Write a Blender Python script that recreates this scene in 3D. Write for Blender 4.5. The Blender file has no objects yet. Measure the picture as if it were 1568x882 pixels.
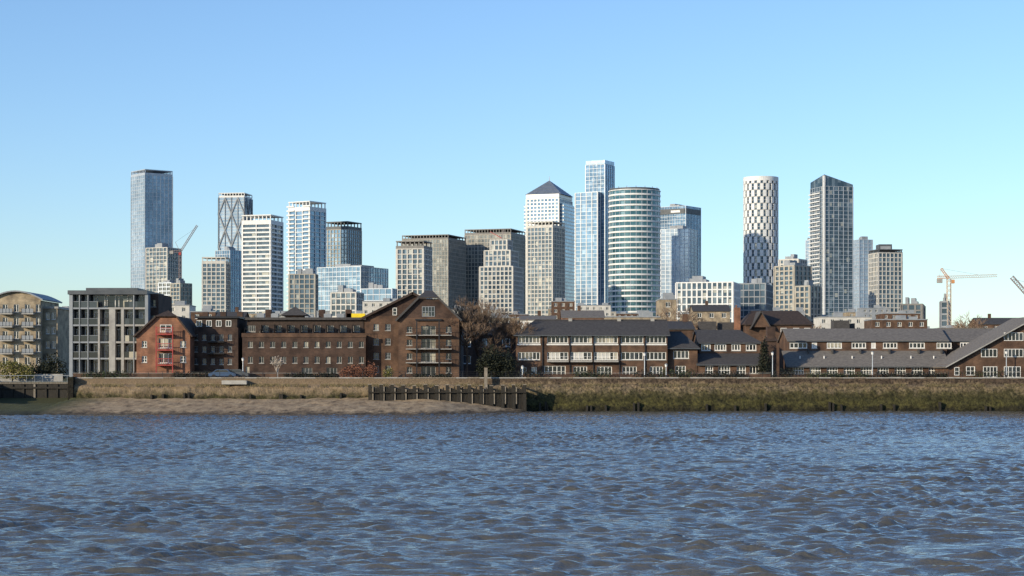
import bpy, math, random
import numpy as np
from mathutils import Vector, noise as mnoise
random.seed(11)
# survey helpers: bearing / elevation readings (in survey ticks) + true distance in metres -> metres
F=2850.0; CX=784.0; HZ=575.0; EYE=5.5
def X(b,D): return (b-CX)*D/F
def Z(e,D): return EYE+(HZ-e)*D/F
GZ=5.0
SC=bpy.context.scene
# ------------------------------------------------------------------ materials
def base(name, rough=0.8, metal=0.0, spec=0.3):
    m=bpy.data.materials.new(name); m.use_nodes=True
    nt=m.node_tree; b=nt.nodes['Principled BSDF']
    b.inputs['Roughness'].default_value=rough; b.inputs['Metallic'].default_value=metal
    b.inputs['Specular IOR Level'].default_value=spec
    return m,nt,b
def N(nt,t,**k):
    n=nt.nodes.new(t)
    for a,v in k.items(): setattr(n,a,v)
    return n
def c4(c): return (c[0],c[1],c[2],1)
def mottled(name,c1,c2,scale=1.5,rough=0.85,metal=0.0,bump=0.0,stretch=(1,1,1),spec=0.3,detail=6):
    m,nt,b=base(name,rough,metal,spec)
    tc=N(nt,'ShaderNodeTexCoord'); mp=N(nt,'ShaderNodeMapping'); mp.inputs['Scale'].default_value=stretch
    nt.links.new(tc.outputs['Object'],mp.inputs[0])
    nz=N(nt,'ShaderNodeTexNoise'); nz.inputs['Scale'].default_value=scale; nz.inputs['Detail'].default_value=detail
    nz.inputs['Roughness'].default_value=0.65
    nt.links.new(mp.outputs[0],nz.inputs['Vector'])
    r=N(nt,'ShaderNodeValToRGB'); r.color_ramp.elements[0].position=0.35; r.color_ramp.elements[1].position=0.65
    r.color_ramp.elements[0].color=c4(c1); r.color_ramp.elements[1].color=c4(c2)
    nt.links.new(nz.outputs['Fac'],r.inputs[0]); nt.links.new(r.outputs[0],b.inputs['Base Color'])
    return m
def brick(name,c1,c2,mortar):
    m,nt,b=base(name,0.9)
    tc=N(nt,'ShaderNodeTexCoord'); sx=N(nt,'ShaderNodeSeparateXYZ'); nt.links.new(tc.outputs['Object'],sx.inputs[0])
    ad=N(nt,'ShaderNodeMath',operation='ADD'); nt.links.new(sx.outputs[0],ad.inputs[0]); nt.links.new(sx.outputs[1],ad.inputs[1])
    cb=N(nt,'ShaderNodeCombineXYZ'); nt.links.new(ad.outputs[0],cb.inputs[0]); nt.links.new(sx.outputs[2],cb.inputs[1])
    bt=N(nt,'ShaderNodeTexBrick'); bt.inputs['Scale'].default_value=1.0
    bt.inputs['Brick Width'].default_value=0.45; bt.inputs['Row Height'].default_value=0.15; bt.inputs['Mortar Size'].default_value=0.012
    bt.inputs['Color1'].default_value=c4(c1); bt.inputs['Color2'].default_value=c4(c2); bt.inputs['Mortar'].default_value=c4(mortar)
    nt.links.new(cb.outputs[0],bt.inputs['Vector'])
    nz=N(nt,'ShaderNodeTexNoise'); nz.inputs['Scale'].default_value=0.6; nz.inputs['Detail'].default_value=7
    nt.links.new(tc.outputs['Object'],nz.inputs['Vector'])
    r=N(nt,'ShaderNodeValToRGB'); r.color_ramp.elements[0].position=0.3; r.color_ramp.elements[0].color=(0.45,0.45,0.47,1)
    r.color_ramp.elements[1].position=0.7; r.color_ramp.elements[1].color=(1.4,1.35,1.25,1)
    nt.links.new(nz.outputs['Fac'],r.inputs[0])
    mx=N(nt,'ShaderNodeMix',data_type='RGBA',blend_type='MULTIPLY'); mx.inputs[0].default_value=1
    nt.links.new(bt.outputs['Color'],mx.inputs[6]); nt.links.new(r.outputs[0],mx.inputs[7])
    nt.links.new(mx.outputs[2],b.inputs['Base Color'])
    return m
def cells(name,cols,bay,fh,rough=0.2,metal=0.0,spec=0.5):
    m,nt,b=base(name,rough,metal,spec)
    tc=N(nt,'ShaderNodeTexCoord')
    dv=N(nt,'ShaderNodeVectorMath',operation='DIVIDE'); dv.inputs[1].default_value=(bay,bay,fh)
    ad=N(nt,'ShaderNodeVectorMath',operation='ADD'); ad.inputs[1].default_value=(0.371,0.283,0.013)
    fl=N(nt,'ShaderNodeVectorMath',operation='FLOOR'); wn=N(nt,'ShaderNodeTexWhiteNoise')
    nt.links.new(tc.outputs['Object'],dv.inputs[0]); nt.links.new(dv.outputs[0],ad.inputs[0]); nt.links.new(ad.outputs[0],fl.inputs[0]); nt.links.new(fl.outputs[0],wn.inputs['Vector'])
    r=N(nt,'ShaderNodeValToRGB'); r.color_ramp.interpolation='CONSTANT'
    e=r.color_ramp.elements; e[0].position=0; e[0].color=c4(cols[0]); e[1].position=cols[1][0]; e[1].color=c4(cols[1][1])
    for p,c in cols[2:]:
        q=e.new(p); q.color=c4(c)
    nt.links.new(wn.outputs['Value'],r.inputs[0])
    nz=N(nt,'ShaderNodeTexNoise'); nz.inputs['Scale'].default_value=0.04; nz.inputs['Detail'].default_value=3
    nt.links.new(tc.outputs['Object'],nz.inputs['Vector'])
    mr=N(nt,'ShaderNodeMapRange'); mr.inputs[1].default_value=0.3; mr.inputs[2].default_value=0.7; mr.inputs[3].default_value=0.7; mr.inputs[4].default_value=1.3
    nt.links.new(nz.outputs['Fac'],mr.inputs[0])
    vm=N(nt,'ShaderNodeVectorMath',operation='SCALE'); nt.links.new(r.outputs[0],vm.inputs[0]); nt.links.new(mr.outputs[0],vm.inputs['Scale'])
    nt.links.new(vm.outputs[0],b.inputs['Base Color'])
    return m
M={}
M['white']=mottled('white_cladding',(0.60,0.61,0.60),(0.74,0.74,0.72),0.5,0.6)
M['cream']=mottled('cream_cladding',(0.44,0.43,0.40),(0.58,0.56,0.51),0.4,0.7)
M['pale']=mottled('pale_metal',(0.38,0.43,0.48),(0.48,0.52,0.57),0.2,0.45,0.25)
M['steelc']=mottled('stainless_cladding',(0.52,0.52,0.49),(0.62,0.61,0.57),0.1,0.45,0.3)
M['grey']=mottled('grey_cladding',(0.20,0.22,0.24),(0.29,0.31,0.33),0.3,0.6)
M['dgrey']=mottled('dark_grey_cladding',(0.06,0.07,0.08),(0.10,0.11,0.12),0.3,0.5)
M['tanc']=mottled('tan_stone_cladding',(0.31,0.29,0.25),(0.41,0.385,0.33),0.3,0.7)
M['brownc']=mottled('bronze_cladding',(0.15,0.15,0.14),(0.21,0.20,0.19),0.3,0.6)
M['gblue']=cells('blue_tower_glass',[(0.11,0.20,0.30),(0.4,(0.16,0.26,0.37)),(0.85,(0.25,0.35,0.45))],3.1,3.6,0.12,0.35)
M['gpale']=cells('pale_tower_glass',[(0.27,0.36,0.45),(0.45,(0.32,0.41,0.50)),(0.85,(0.38,0.47,0.55))],3.0,3.6,0.18,0.25)
M['gdark']=cells('dark_tower_glass',[(0.045,0.08,0.115),(0.45,(0.075,0.115,0.155)),(0.78,(0.15,0.20,0.24)),(0.93,(0.35,0.35,0.32))],2.7,3.3,0.12,0.2)
M['gteal']=cells('teal_tower_glass',[(0.035,0.10,0.125),(0.5,(0.06,0.14,0.165)),(0.85,(0.14,0.23,0.26))],3.5,4.1,0.1,0.25)
M['gbrown']=cells('office_glass_bronze',[(0.10,0.115,0.12),(0.45,(0.155,0.17,0.17)),(0.8,(0.26,0.26,0.24))],2.6,3.8,0.2,0.25)
M['gwin']=cells('house_window_glass',[(0.015,0.02,0.025),(0.55,(0.04,0.05,0.06)),(0.82,(0.18,0.17,0.14)),(0.94,(0.42,0.39,0.31))],1.3,2.6,0.08,0.0,0.6)
M['slateblue']=mottled('pyramid_roof_steel',(0.12,0.16,0.22),(0.17,0.21,0.28),0.2,0.4,0.3)
M['bk_dark']=brick('dark_brown_brick',(0.052,0.031,0.024),(0.075,0.044,0.033),(0.07,0.06,0.055))
M['bk_mid']=brick('brown_brick',(0.085,0.048,0.032),(0.115,0.064,0.042),(0.10,0.085,0.07))
M['bk_red']=brick('red_brick',(0.20,0.088,0.052),(0.26,0.12,0.072),(0.2,0.16,0.13))
M['bk_yel']=brick('london_stock_brick',(0.26,0.215,0.15),(0.34,0.28,0.20),(0.3,0.27,0.23))
M['slate']=mottled('slate_roof',(0.048,0.046,0.046),(0.085,0.08,0.078),2.5,0.8,stretch=(1,1,3),spec=.2)
M['slate_l']=mottled('weathered_tile_roof',(0.12,0.11,0.10),(0.20,0.182,0.162),2.0,0.85,stretch=(1,1,3),spec=.2)
M['rooftile']=mottled('brown_tile_roof',(0.035,0.026,0.022),(0.07,0.048,0.038),2.5,0.85)
M['wpaint']=mottled('white_paint',(0.70,0.69,0.65),(0.83,0.82,0.78),2,0.5)
M['redpaint']=mottled('red_painted_steel',(0.30,0.045,0.04),(0.40,0.07,0.06),2,0.5)
M['black']=mottled('black_metal',(0.015,0.015,0.017),(0.03,0.03,0.032),3,0.45)
M['concrete']=mottled('concrete',(0.26,0.25,0.235),(0.38,0.37,0.34),0.8,0.85)
M['timber']=mottled('wet_timber',(0.012,0.011,0.009),(0.034,0.029,0.022),2.0,0.7,stretch=(3,3,0.6))
M['timber_l']=mottled('pale_timber',(0.15,0.13,0.10),(0.28,0.245,0.20),2.0,0.85,stretch=(3,3,0.6))  # pale weathered wood; on the fender it also paints sunlit edges
M['yellow']=mottled('yellow_panel',(0.75,0.55,0.02),(0.85,0.65,0.04),2,0.5)
M['bark']=mottled('bark_brown',(0.07,0.05,0.038),(0.13,0.09,0.068),4,0.9)
M['bark_w']=mottled('bark_pale',(0.36,0.31,0.26),(0.5,0.44,0.38),4,0.9)
M['twig']=mottled('twig_brown',(0.13,0.09,0.062),(0.24,0.165,0.11),3,0.9)
M['leafd']=mottled('dark_evergreen_leaves',(0.014,0.018,0.010),(0.035,0.038,0.02),1.5,0.7)
M['leafg']=mottled('green_leaves',(0.025,0.04,0.015),(0.07,0.085,0.03),1.5,0.7)
M['leafy']=mottled('yellow_green_leaves',(0.13,0.13,0.03),(0.24,0.21,0.06),1.5,0.7)
M['weed']=mottled('dry_weeds',(0.10,0.085,0.04),(0.26,0.21,0.12),1.5,0.8)
M['leafr']=mottled('russet_leaves',(0.17,0.07,0.04),(0.32,0.14,0.08),1.5,0.8)
M['asphalt']=mottled('asphalt',(0.045,0.045,0.045),(0.065,0.063,0.06),3,0.9)
M['orange']=mottled('crane_paint_orange',(0.50,0.24,0.10),(0.58,0.30,0.14),1,0.5)
M['cranew']=mottled('crane_paint_pale',(0.46,0.36,0.27),(0.55,0.45,0.35),1,0.5)
M['craner']=mottled('crane_paint_grey',(0.20,0.17,0.17),(0.3,0.25,0.25),1,0.5)
M['carblue']=mottled('car_paint_blue',(0.05,0.09,0.16),(0.06,0.1,0.18),1,0.3)
M['lampglass']=mottled('lamp_globe',(0.7,0.7,0.68),(0.78,0.78,0.75),1,0.3)
# ------------------------------------------------------------------ object builder
class Obj:
    def __init__(s,name,loc=(0,0,0),rot=0.0,local=False,single=False):
        s.name=name; s.loc=Vector(loc); s.rot=rot; s.parts={}; s.off=Vector((0,0,0)) if local else Vector(loc); s.single=single
    def P(s,part,mat):
        if (part,mat) not in s.parts: s.parts[(part,mat)]=([],[])
        return s.parts[(part,mat)]
    def poly(s,part,mat,pts):
        V,Fc=s.P(part,mat); n=len(V); o=s.off
        V.extend([(p[0]-o.x,p[1]-o.y,p[2]-o.z) for p in pts]); Fc.append(tuple(range(n,n+len(pts))))
    def raw(s,part,mat,pts,faces):
        V,Fc=s.P(part,mat); n=len(V); o=s.off
        V.extend([(p[0]-o.x,p[1]-o.y,p[2]-o.z) for p in pts]); Fc.extend([tuple(i+n for i in f) for f in faces])
    def box(s,part,mat,x0,x1,y0,y1,z0,z1):
        s.raw(part,mat,[(x0,y0,z0),(x1,y0,z0),(x1,y1,z0),(x0,y1,z0),(x0,y0,z1),(x1,y0,z1),(x1,y1,z1),(x0,y1,z1)],
          [(0,3,2,1),(4,5,6,7),(0,1,5,4),(1,2,6,5),(2,3,7,6),(3,0,4,7)])
    def prism(s,part,mat,pts,z0,z1):
        n=len(pts)
        s.raw(part,mat,[(p[0],p[1],z0) for p in pts]+[(p[0],p[1],z1) for p in pts],
          [tuple(range(n-1,-1,-1)),tuple(range(n,2*n))]+[(i,(i+1)%n,(i+1)%n+n,i+n) for i in range(n)])
    def slab(s,part,mat,pts,t):
        a,b,c=Vector(pts[0]),Vector(pts[1]),Vector(pts[2]); nn=(b-a).cross(c-a).normalized()
        if nn.z<0: nn=-nn
        n=len(pts); low=[Vector(p)-nn*t for p in pts]
        s.raw(part,mat,[tuple(p) for p in pts]+[tuple(p) for p in low],
          [tuple(range(n)),tuple(range(2*n-1,n-1,-1))]+[(i,(i+1)%n,(i+1)%n+n,i+n) for i in range(n)])
    def tube(s,part,mat,p0,p1,r0,r1,k=5):
        p0=Vector(p0);p1=Vector(p1); d=(p1-p0)
        if d.length<1e-6: return
        d.normalize(); a=d.orthogonal().normalized(); b=d.cross(a)
        pts=[]
        for p,r in((p0,r0),(p1,r1)):
            for i in range(k):
                t=2*math.pi*i/k; pts.append(tuple(p+a*(math.cos(t)*r)+b*(math.sin(t)*r)))
        s.raw(part,mat,pts,[(i,(i+1)%k,(i+1)%k+k,i+k) for i in range(k)]+[tuple(range(k-1,-1,-1)),tuple(range(k,2*k))])
    def done(s):
        if len(s.parts)==1 and s.single:
            par=None
        else:
            par=bpy.data.objects.new(s.name,None); SC.collection.objects.link(par); par.location=s.loc; par.rotation_euler=(0,0,s.rot); par.empty_display_size=1
        for (pn,mat),(V,Fc) in s.parts.items():
            me=bpy.data.meshes.new(pn); me.from_pydata(V,[],Fc); me.materials.append(M[mat]); me.update()
            o=bpy.data.objects.new(pn if par else s.name,me); SC.collection.objects.link(o)
            if par: o.parent=par
            else: o.location=s.loc; o.rotation_euler=(0,0,s.rot)
        return par
# ------------------------------------------------------------------ facade with real recessed openings
def facade(B,p0,d,L,z0,z1,ops,wall,frame='wpaint',glass='gwin',depth=0.22,fw=0.09):
    dx,dy=d; nx,ny=dy,-dx
    def pt(u,z,o=0.0): return (p0[0]+dx*u+nx*o,p0[1]+dy*u+ny*o,z)
    us=sorted(set([0,L]+[round(max(0,min(L,o[i])),3) for o in ops for i in(0,1)]))
    zs=sorted(set([z0,z1]+[round(max(z0,min(z1,o[i])),3) for o in ops for i in(2,3)]))
    for a,b in zip(us[:-1],us[1:]):
        for c,e in zip(zs[:-1],zs[1:]):
            mu,mz=(a+b)/2,(c+e)/2
            if any(o[0]<mu<o[1] and o[2]<mz<o[3] for o in ops): continue
            B.poly('walls',wall,[pt(a,c),pt(b,c),pt(b,e),pt(a,e)])
    def bar(u0,u1,a,b,o0,o1,part='window_frames',mat=frame):
        pts=[pt(u0,a,o0),pt(u1,a,o0),pt(u1,a,o1),pt(u0,a,o1),pt(u0,b,o0),pt(u1,b,o0),pt(u1,b,o1),pt(u0,b,o1)]
        B.raw(part,mat,pts,[(0,3,2,1),(4,5,6,7),(0,1,5,4),(1,2,6,5),(2,3,7,6),(3,0,4,7)])
    for o in ops:
        u0,u1,a,b=o[:4]; nxm=o[4] if len(o)>4 else 1; nzm=o[5] if len(o)>5 else 1
        D=-depth
        B.poly('walls',wall,[pt(u0,a),pt(u0,b),pt(u0,b,D),pt(u0,a,D)]); B.poly('walls',wall,[pt(u1,b),pt(u1,a),pt(u1,a,D),pt(u1,b,D)])
        B.poly('walls',wall,[pt(u0,b),pt(u1,b),pt(u1,b,D),pt(u0,b,D)]); B.poly('walls',wall,[pt(u1,a),pt(u0,a),pt(u0,a,D),pt(u1,a,D)])
        B.poly('glazing',glass,[pt(u0,a,D),pt(u1,a,D),pt(u1,b,D),pt(u0,b,D)])
        f=fw; w0=D+0.004; w1=D+0.07
        bar(u0,u1,a,a+f,w0,w1); bar(u0,u1,b-f,b,w0,w1); bar(u0,u0+f,a+f,b-f,w0,w1); bar(u1-f,u1,a+f,b-f,w0,w1)
        for i in range(1,nxm+1):
            m=u0+(u1-u0)*i/(nxm+1); bar(m-f/2,m+f/2,a+f,b-f,w0,w1-0.01)
        for i in range(1,nzm+1):
            m=a+(b-a)*i/(nzm+1); bar(u0+f,u1-f,m-f/2.5,m+f/2.5,w0,w1-0.02)
        bar(u0-0.08,u1+0.08,a-0.1,a-0.003,0.003,0.09,'window_sills','concrete')
def winproud(B,x0,x1,z0,z1,y,nx=1,nz=1,frame='wpaint',glass='gwin',f=0.08):
    B.box('glazing',glass,x0,x1,y-0.02,y-0.005,z0,z1)
    a,b=y-0.08,y-0.022
    B.box('window_frames',frame,x0-f,x1+f,a,b,z0-f,z0); B.box('window_frames',frame,x0-f,x1+f,a,b,z1,z1+f)
    B.box('window_frames',frame,x0-f,x0,a,b,z0,z1); B.box('window_frames',frame,x1,x1+f,a,b,z0,z1)
    for i in range(1,nx+1):
        m=x0+(x1-x0)*i/(nx+1); B.box('window_frames',frame,m-f/2,m+f/2,a+.01,b,z0,z1)
    for i in range(1,nz+1):
        m=z0+(z1-z0)*i/(nz+1); B.box('window_frames',frame,x0,x1,a+.02,b,m-f/3,m+f/3)
def shell(B,x0,x1,y0,y1,z0,z1,wall,front=False):
    fs=[[(x1,y0,z0),(x1,y1,z0),(x1,y1,z1),(x1,y0,z1)],[(x0,y1,z0),(x0,y0,z0),(x0,y0,z1),(x0,y1,z1)],
        [(x1,y1,z0),(x0,y1,z0),(x0,y1,z1),(x1,y1,z1)],[(x0,y0,z1),(x1,y0,z1),(x1,y1,z1),(x0,y1,z1)]]
    if front: fs.append([(x0,y0,z0),(x1,y0,z0),(x1,y0,z1),(x0,y0,z1)])
    for f in fs: B.poly('walls',wall,f)
def railing(B,x0,x1,y,z0,h=1.1,mat='black',step=0.6,r=0.025):
    B.box('railing',mat,x0,x1,y-r,y+r,z0+h-2*r,z0+h); B.box('railing',mat,x0,x1,y-r,y+r,z0+0.1,z0+0.1+r)
    n=max(1,int((x1-x0)/step))
    for i in range(n+1):
        x=x0+(x1-x0)*i/n; B.box('railing',mat,x-r*.6,x+r*.6,y-r*.6,y+r*.6,z0,z0+h-2*r)
# ------------------------------------------------------------------ TOWERS
def frame_of(l,s,r,D,depth=None,th=None):
    l_,s_,r_=(l-CX)/F,(s-CX)/F,(r-CX)/F; Nx=s_*D
    def dims(t):
        wl=(Nx-l_*D)/(math.cos(t)+l_*math.sin(t)); q=(math.sin(t)-r_*math.cos(t)); wr=(r_*D-Nx)/q if q>1e-3 else 1e9
        return wl,wr
    if depth:
        t=th if th is not None else math.radians(15); wl,wr=dims(t); wr=min(wr,depth)
    else:
        best=None
        for i in range(4,86):
            t=math.radians(i); wl,wr=dims(t)
            if wl<=0 or wr<=0: continue
            e=abs(math.log(wl/wr))
            if best is None or e<best[0]: best=(e,t,wl,wr)
        _,t,wl,wr=best
    cx=Nx-math.cos(t)*wl/2+math.sin(t)*wr/2; cy=D+math.sin(t)*wl/2+math.cos(t)*wr/2
    return cx,cy,-t,wl,wr
def grid(B,w,d,z0,z1,glass,frame,fh,slab,bay,fin,out,cx=0,cy=0,finmat=None):
    B.box('glazed_core',glass,cx-w/2,cx+w/2,cy-d/2,cy+d/2,z0,z1)
    n=max(1,int(round((z1-z0)/fh))); fh=(z1-z0)/n
    if slab>0:
        for i in range(n+1):
            z=z0+i*fh
            B.box('floor_bands',frame,cx-w/2-out,cx+w/2+out,cy-d/2-out,cy+d/2+out,z-slab/2,z+slab/2)
    if fin>0:
        fm=finmat or frame; o=out+0.06; zt=z1-0.05
        nb=max(1,int(round(w/bay)))
        for i in range(nb+1):
            x=cx-w/2+w*i/nb; f=fin*(1.6 if i in(0,nb) else 1)
            for sy in(-1,1):
                ya=cy+sy*d/2; B.box('mullions',fm,x-f/2,x+f/2,min(ya,ya+sy*o),max(ya,ya+sy*o),z0,zt)
        nb=max(1,int(round(d/bay)))
        for i in range(nb+1):
            y=cy-d/2+d*i/nb; f=fin*(1.6 if i in(0,nb) else 1)
            for sx in(-1,1):
                xa=cx+sx*w/2; B.box('mullions',fm,min(xa,xa+sx*(o+.02)),max(xa,xa+sx*(o+.02)),y-f/2,y+f/2,z0,zt)
def tower(name,l,s,r,top,D,glass='gblue',frame='pale',fh=3.6,slab=0.9,bay=4.0,fin=0.5,out=0.3,crown=0,crownmat=None,depth=None,th=None,plant=True,finmat=None,balcony=0,z0=GZ,fin_done=True):
    cx,cy,rot,w,d=frame_of(l,s,r,D,depth,th)
    B=Obj(name,(cx,cy,z0),rot,local=True)
    H=Z(top,D)-z0
    grid(B,w,d,0,H-crown,glass,frame,fh,slab,bay,fin,out,finmat=finmat)
    if crown:
        B.box('crown',crownmat or frame,-w/2-out,w/2+out,-d/2-out,d/2+out,H-crown+slab/2+.01,H-crown*0.55)
        n=int(w/3)
        for i in range(n+1):
            x=-w/2+w*i/n; B.box('crown_posts',crownmat or frame,x-.35,x+.35,-d/2,-d/2+.7,H-crown*.55+.01,H)
            B.box('crown_posts',crownmat or frame,x-.35,x+.35,d/2-.7,d/2,H-crown*.55+.01,H)
        B.box('crown_cap',crownmat or frame,-w/2-out,w/2+out,-d/2-out,d/2+out,H+.01,H+.8)
    elif plant:
        for k in range(3):
            a=random.uniform(-.35,.1)*w; b=a+random.uniform(.15,.3)*w
            B.box('roof_plant_%d'%k,'grey',a,b,-d*.25+k*.3,d*.2+k*.3,H+slab/2+.01,H+slab/2+random.uniform(1.5,4))
    if balcony:
        n=int(round(H/fh)); hh=H/n
        for i in range(1,n):
            for side in (-1,1):
                x0=-w/2-1.6 if side<0 else w/2-w*0.28
                x1=-w/2+w*0.28 if side<0 else w/2+1.6
                B.box('balconies',frame,x0,x1,-d/2-1.6,-d/2-out-.07,i*hh-.35,i*hh+.75)
    if fin_done: B.done()
    return B,w,d,H
tower('glass_skyscraper',201,222,264,260,1900,'gpale','pale',3.6,.6,4.5,0.7,.2,crown=5,crownmat='pale')
tower('residential_block',224,256,277,379,1500,'gdark','cream',3.2,.6,3.5,.5,.4)
tower('unfinished_block',262,276,293,434,1450,'gdark','tanc',3.2,.8,4,.6,.4)
tower('unfinished_block',243,262,276,433,1470,'gbrown','pale',3.2,.8,4,.6,.4)
# diagrid tower
B,w,d,H=tower('diagrid_skyscraper',335,374,386,296,1950,'gpale','white',3.3,.35,3.5,0,.15,fin_done=False,crown=4,crownmat='white')
def diag(B,w,d,z0,z1,nb,ph,mat,t=.8,o=.55):
    for face in range(4):
        L=w if face%2==0 else d
        def p(u,z):
            if face==0: return (-w/2+u,-d/2-o,z)
            if face==2: return (-w/2+u,d/2+o,z)
            if face==1: return (w/2+o,-d/2+u,z)
            return (-w/2-o,-d/2+u,z)
        st=L/nb; z=z0; k=0
        while z<z1-1:
            z2=min(z+ph,z1)
            for i in range(nb):
                a,b=(i*st,(i+1)*st) if (i+k)%2==0 else ((i+1)*st,i*st)
                B.tube('diagrid',mat,p(a,z),p(b,z2),t,t,4)
            z+=ph; k+=1
        for i in range(nb+1): B.tube('diagrid',mat,p(i*st,z0),p(i*st,z1),t*.5,t*.5,4)
diag(B,w,d,0,H-4,4,17,'grey',.75); B.done()
tower('residential_block',310,345,352,395,1400,'gdark','cream',3.1,.7,3.3,.7,.4,crown=4)
tower('glass_block',330,352,374,383,1650,'gblue','pale',3.5,.5,3.2,.4,.3)
tower('banded_tower',372,414,432,330,1400,'gdark','white',3.3,1.2,9,.6,.8,crown=6,crownmat='white')
tower('balcony_tower',443,474,498,309,1500,'gblue','white',3.4,.6,8,.7,.6,crown=7,crownmat='white',balcony=1)
tower('residential_block',443,482,486,420,1200,'gdark','tanc',3.2,.6,3.2,.7,.4)
tower('dark_crown_tower',497,532,553,340,1550,'gblue','tanc',3.3,.5,3.2,.7,.4,crown=6,crownmat='dgrey')
tower('glass_block',486,552,594,408,1300,'gblue','pale',3.4,.4,3.4,.3,.2)
tower('white_office_block',507,545,556,448,1000,'gdark','cream',3.2,.7,3.0,.6,.3,depth=40)
tower('glass_block',553,600,607,442,1050,'gblue','pale',3.3,.4,3.5,.3,.3,depth=40)
tower('residential_tower',608,648,660,370,1300,'gdark','cream',3.5,.6,4.2,.9,.7,crown=5,crownmat='brownc')
tower('office_tower',616,686,713,360,1800,'gbrown','tanc',3.9,.4,3.0,.5,.25,crown=4,crownmat='brownc')
tower('office_tower',712,782,804,351,1850,'gbrown','tanc',3.9,.7,3.4,.7,.3,crown=5,crownmat='brownc')
cx,cy,rot,w,d=frame_of(735,785,800,1400)
B=Obj('stepped_residential_tower',(cx,cy,GZ),rot,local=True)
H=Z(366,1400)-GZ
grid(B,w,d,0,H*.8,'gdark','cream',3.4,.8,3.4,.9,.4); grid(B,w*.78,d*.78,H*.8+.6,H*.92,'gdark','cream',3.4,.8,3.4,.9,.4); grid(B,w*.5,d*.5,H*.92+.6,H,'gdark','cream',3.4,.8,3.4,.9,.4)
B.tube('roof_mast','craner',(0,0,H),(2,0,H+9),.4,.2,4); B.tube('roof_jib','redpaint',(0,0,H+2),(-9,0,H+7),.4,.25,4)
B.done()
# pyramid-roofed skyscraper
cx,cy,rot,w,d=frame_of(801,861,881,2150)
B=Obj('pyramid_roof_skyscraper',(cx,cy,GZ),rot,local=True)
H=Z(303,2150)-GZ; Hp=Z(272,2150)-GZ; c=w*.09
grid(B,w-2*c,d,0,H,'gblue','steelc',4.2,1.3,4.4,1.1,.35)
B.box('shaft_wings','gblue',-w/2,w/2,-d/2+c,d/2-c,0,H-6)
n=int((H-6)/4.2)
for i in range(n+1):
    B.box('wing_bands','steelc',-w/2-.35,w/2+.35,-d/2+c-.3,d/2-c+.3,i*4.2-.7,i*4.2+.7)
B.box('parapet','steelc',-w/2+c-.5,w/2-c+.5,-d/2-.5,d/2+.5,H+1,H+5)
z=H+5.01; q=.5*w*.93; q2=.5*d*.93
B.raw('pyramid_roof','slateblue',[(-q,-q2,z),(q,-q2,z),(q,q2,z),(-q,q2,z),(0,0,Hp)],[(0,1,4),(1,2,4),(2,3,4),(3,0,4)])
for i in range(1,9):
    t=i/9; a=q*(1-t)+.15; b2=q2*(1-t)+.15; zz=z+(Hp-z)*t
    B.box('pyramid_ribs','dgrey',-a,a,-b2,b2,zz-.2,zz+.2)
B.tube('beacon','steelc',(0,0,Hp-1),(0,0,Hp+5),.5,.2,5)
B.done()
tower('residential_tower',808,846,864,340,1500,'gdark','cream',3.3,.7,3.0,.7,.4,crown=4,crownmat='cream')
# two-part blue tower
cx,cy,rot,w,d=frame_of(881,915,932,1750)
B=Obj('stepped_glass_skyscraper',(cx,cy,GZ),rot,local=True)
H=Z(294,1750)-GZ; grid(B,w,d,0,H,'gblue','pale',3.6,.35,6.5,.8,.3,finmat='white')
H2=Z(244,1750)-GZ; grid(B,w*.86,d*.86,0,H2-4,'gblue','pale',3.6,.3,4.2,.35,.3,cx=w*.24,cy=d*.24)
B.box('crown','gpale',w*.24-w*.43,w*.24+w*.43,d*.24-d*.43,d*.24+d*.43,H2-3.6,H2)
B.done()
def cyl(B,part,mat,r,z0,z1,n=64,cx=0,cy=0):
    pts=[(cx+math.cos(2*math.pi*i/n)*r,cy+math.sin(2*math.pi*i/n)*r) for i in range(n)]
    B.prism(part,mat,pts,z0,z1)
D=1480; r=(1012-931)/2*D/F
B=Obj('cylindrical_banded_tower',(X(971.5,D+r),D+r,GZ),0,local=True)
H=Z(289,D)-GZ; cyl(B,'glazed_core','gteal',r-.6,0,H)
n=34
for i in range(n+1):
    z=i*(H-4)/n
    cyl(B,'floor_bands','white' ,r,z-.68,z+.68)
for i in range(28):
    t=2*math.pi*i/28; B.tube('mullions','pale',((r-.5)*math.cos(t),(r-.5)*math.sin(t),0),((r-.5)*math.cos(t),(r-.5)*math.sin(t),H),.25,.25,4)
cyl(B,'crown','dgrey',r-.8,H,H+1.5); cyl(B,'crown_rim','white',r+.1,H-.6,H+.0)
for i in range(16):
    t=2*math.pi*i/16; B.tube('crown_posts','grey',((r-2)*math.cos(t),(r-2)*math.sin(t),H+1.5),((r-2)*math.cos(t),(r-2)*math.sin(t),H+2.8),.3,.3,4)
B.done()
D=1900; r=(1192-1138)/2*D/F
B=Obj('cylindrical_modular_tower',(X(1165,D+r),D+r,GZ),0,local=True)
H=Z(270,D)-GZ; cyl(B,'glazed_core','gdark',r-1.4,0,H-2)
nf=int(H/3.35); fh=H/nf; ns=18
def arc(B,part,mat,a0,a1,ri,ro,z0,z1,k=3):
    pts=[(math.cos(a0+(a1-a0)*i/k)*ro,math.sin(a0+(a1-a0)*i/k)*ro) for i in range(k+1)]+[(math.cos(a0+(a1-a0)*i/k)*ri,math.sin(a0+(a1-a0)*i/k)*ri) for i in range(k,-1,-1)]
    B.prism(part,mat,pts,z0,z1)
for f in range(nf+1):
    cyl(B,'floor_slabs','cream',r-.7,f*fh-.2,f*fh+.2,48)
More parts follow.
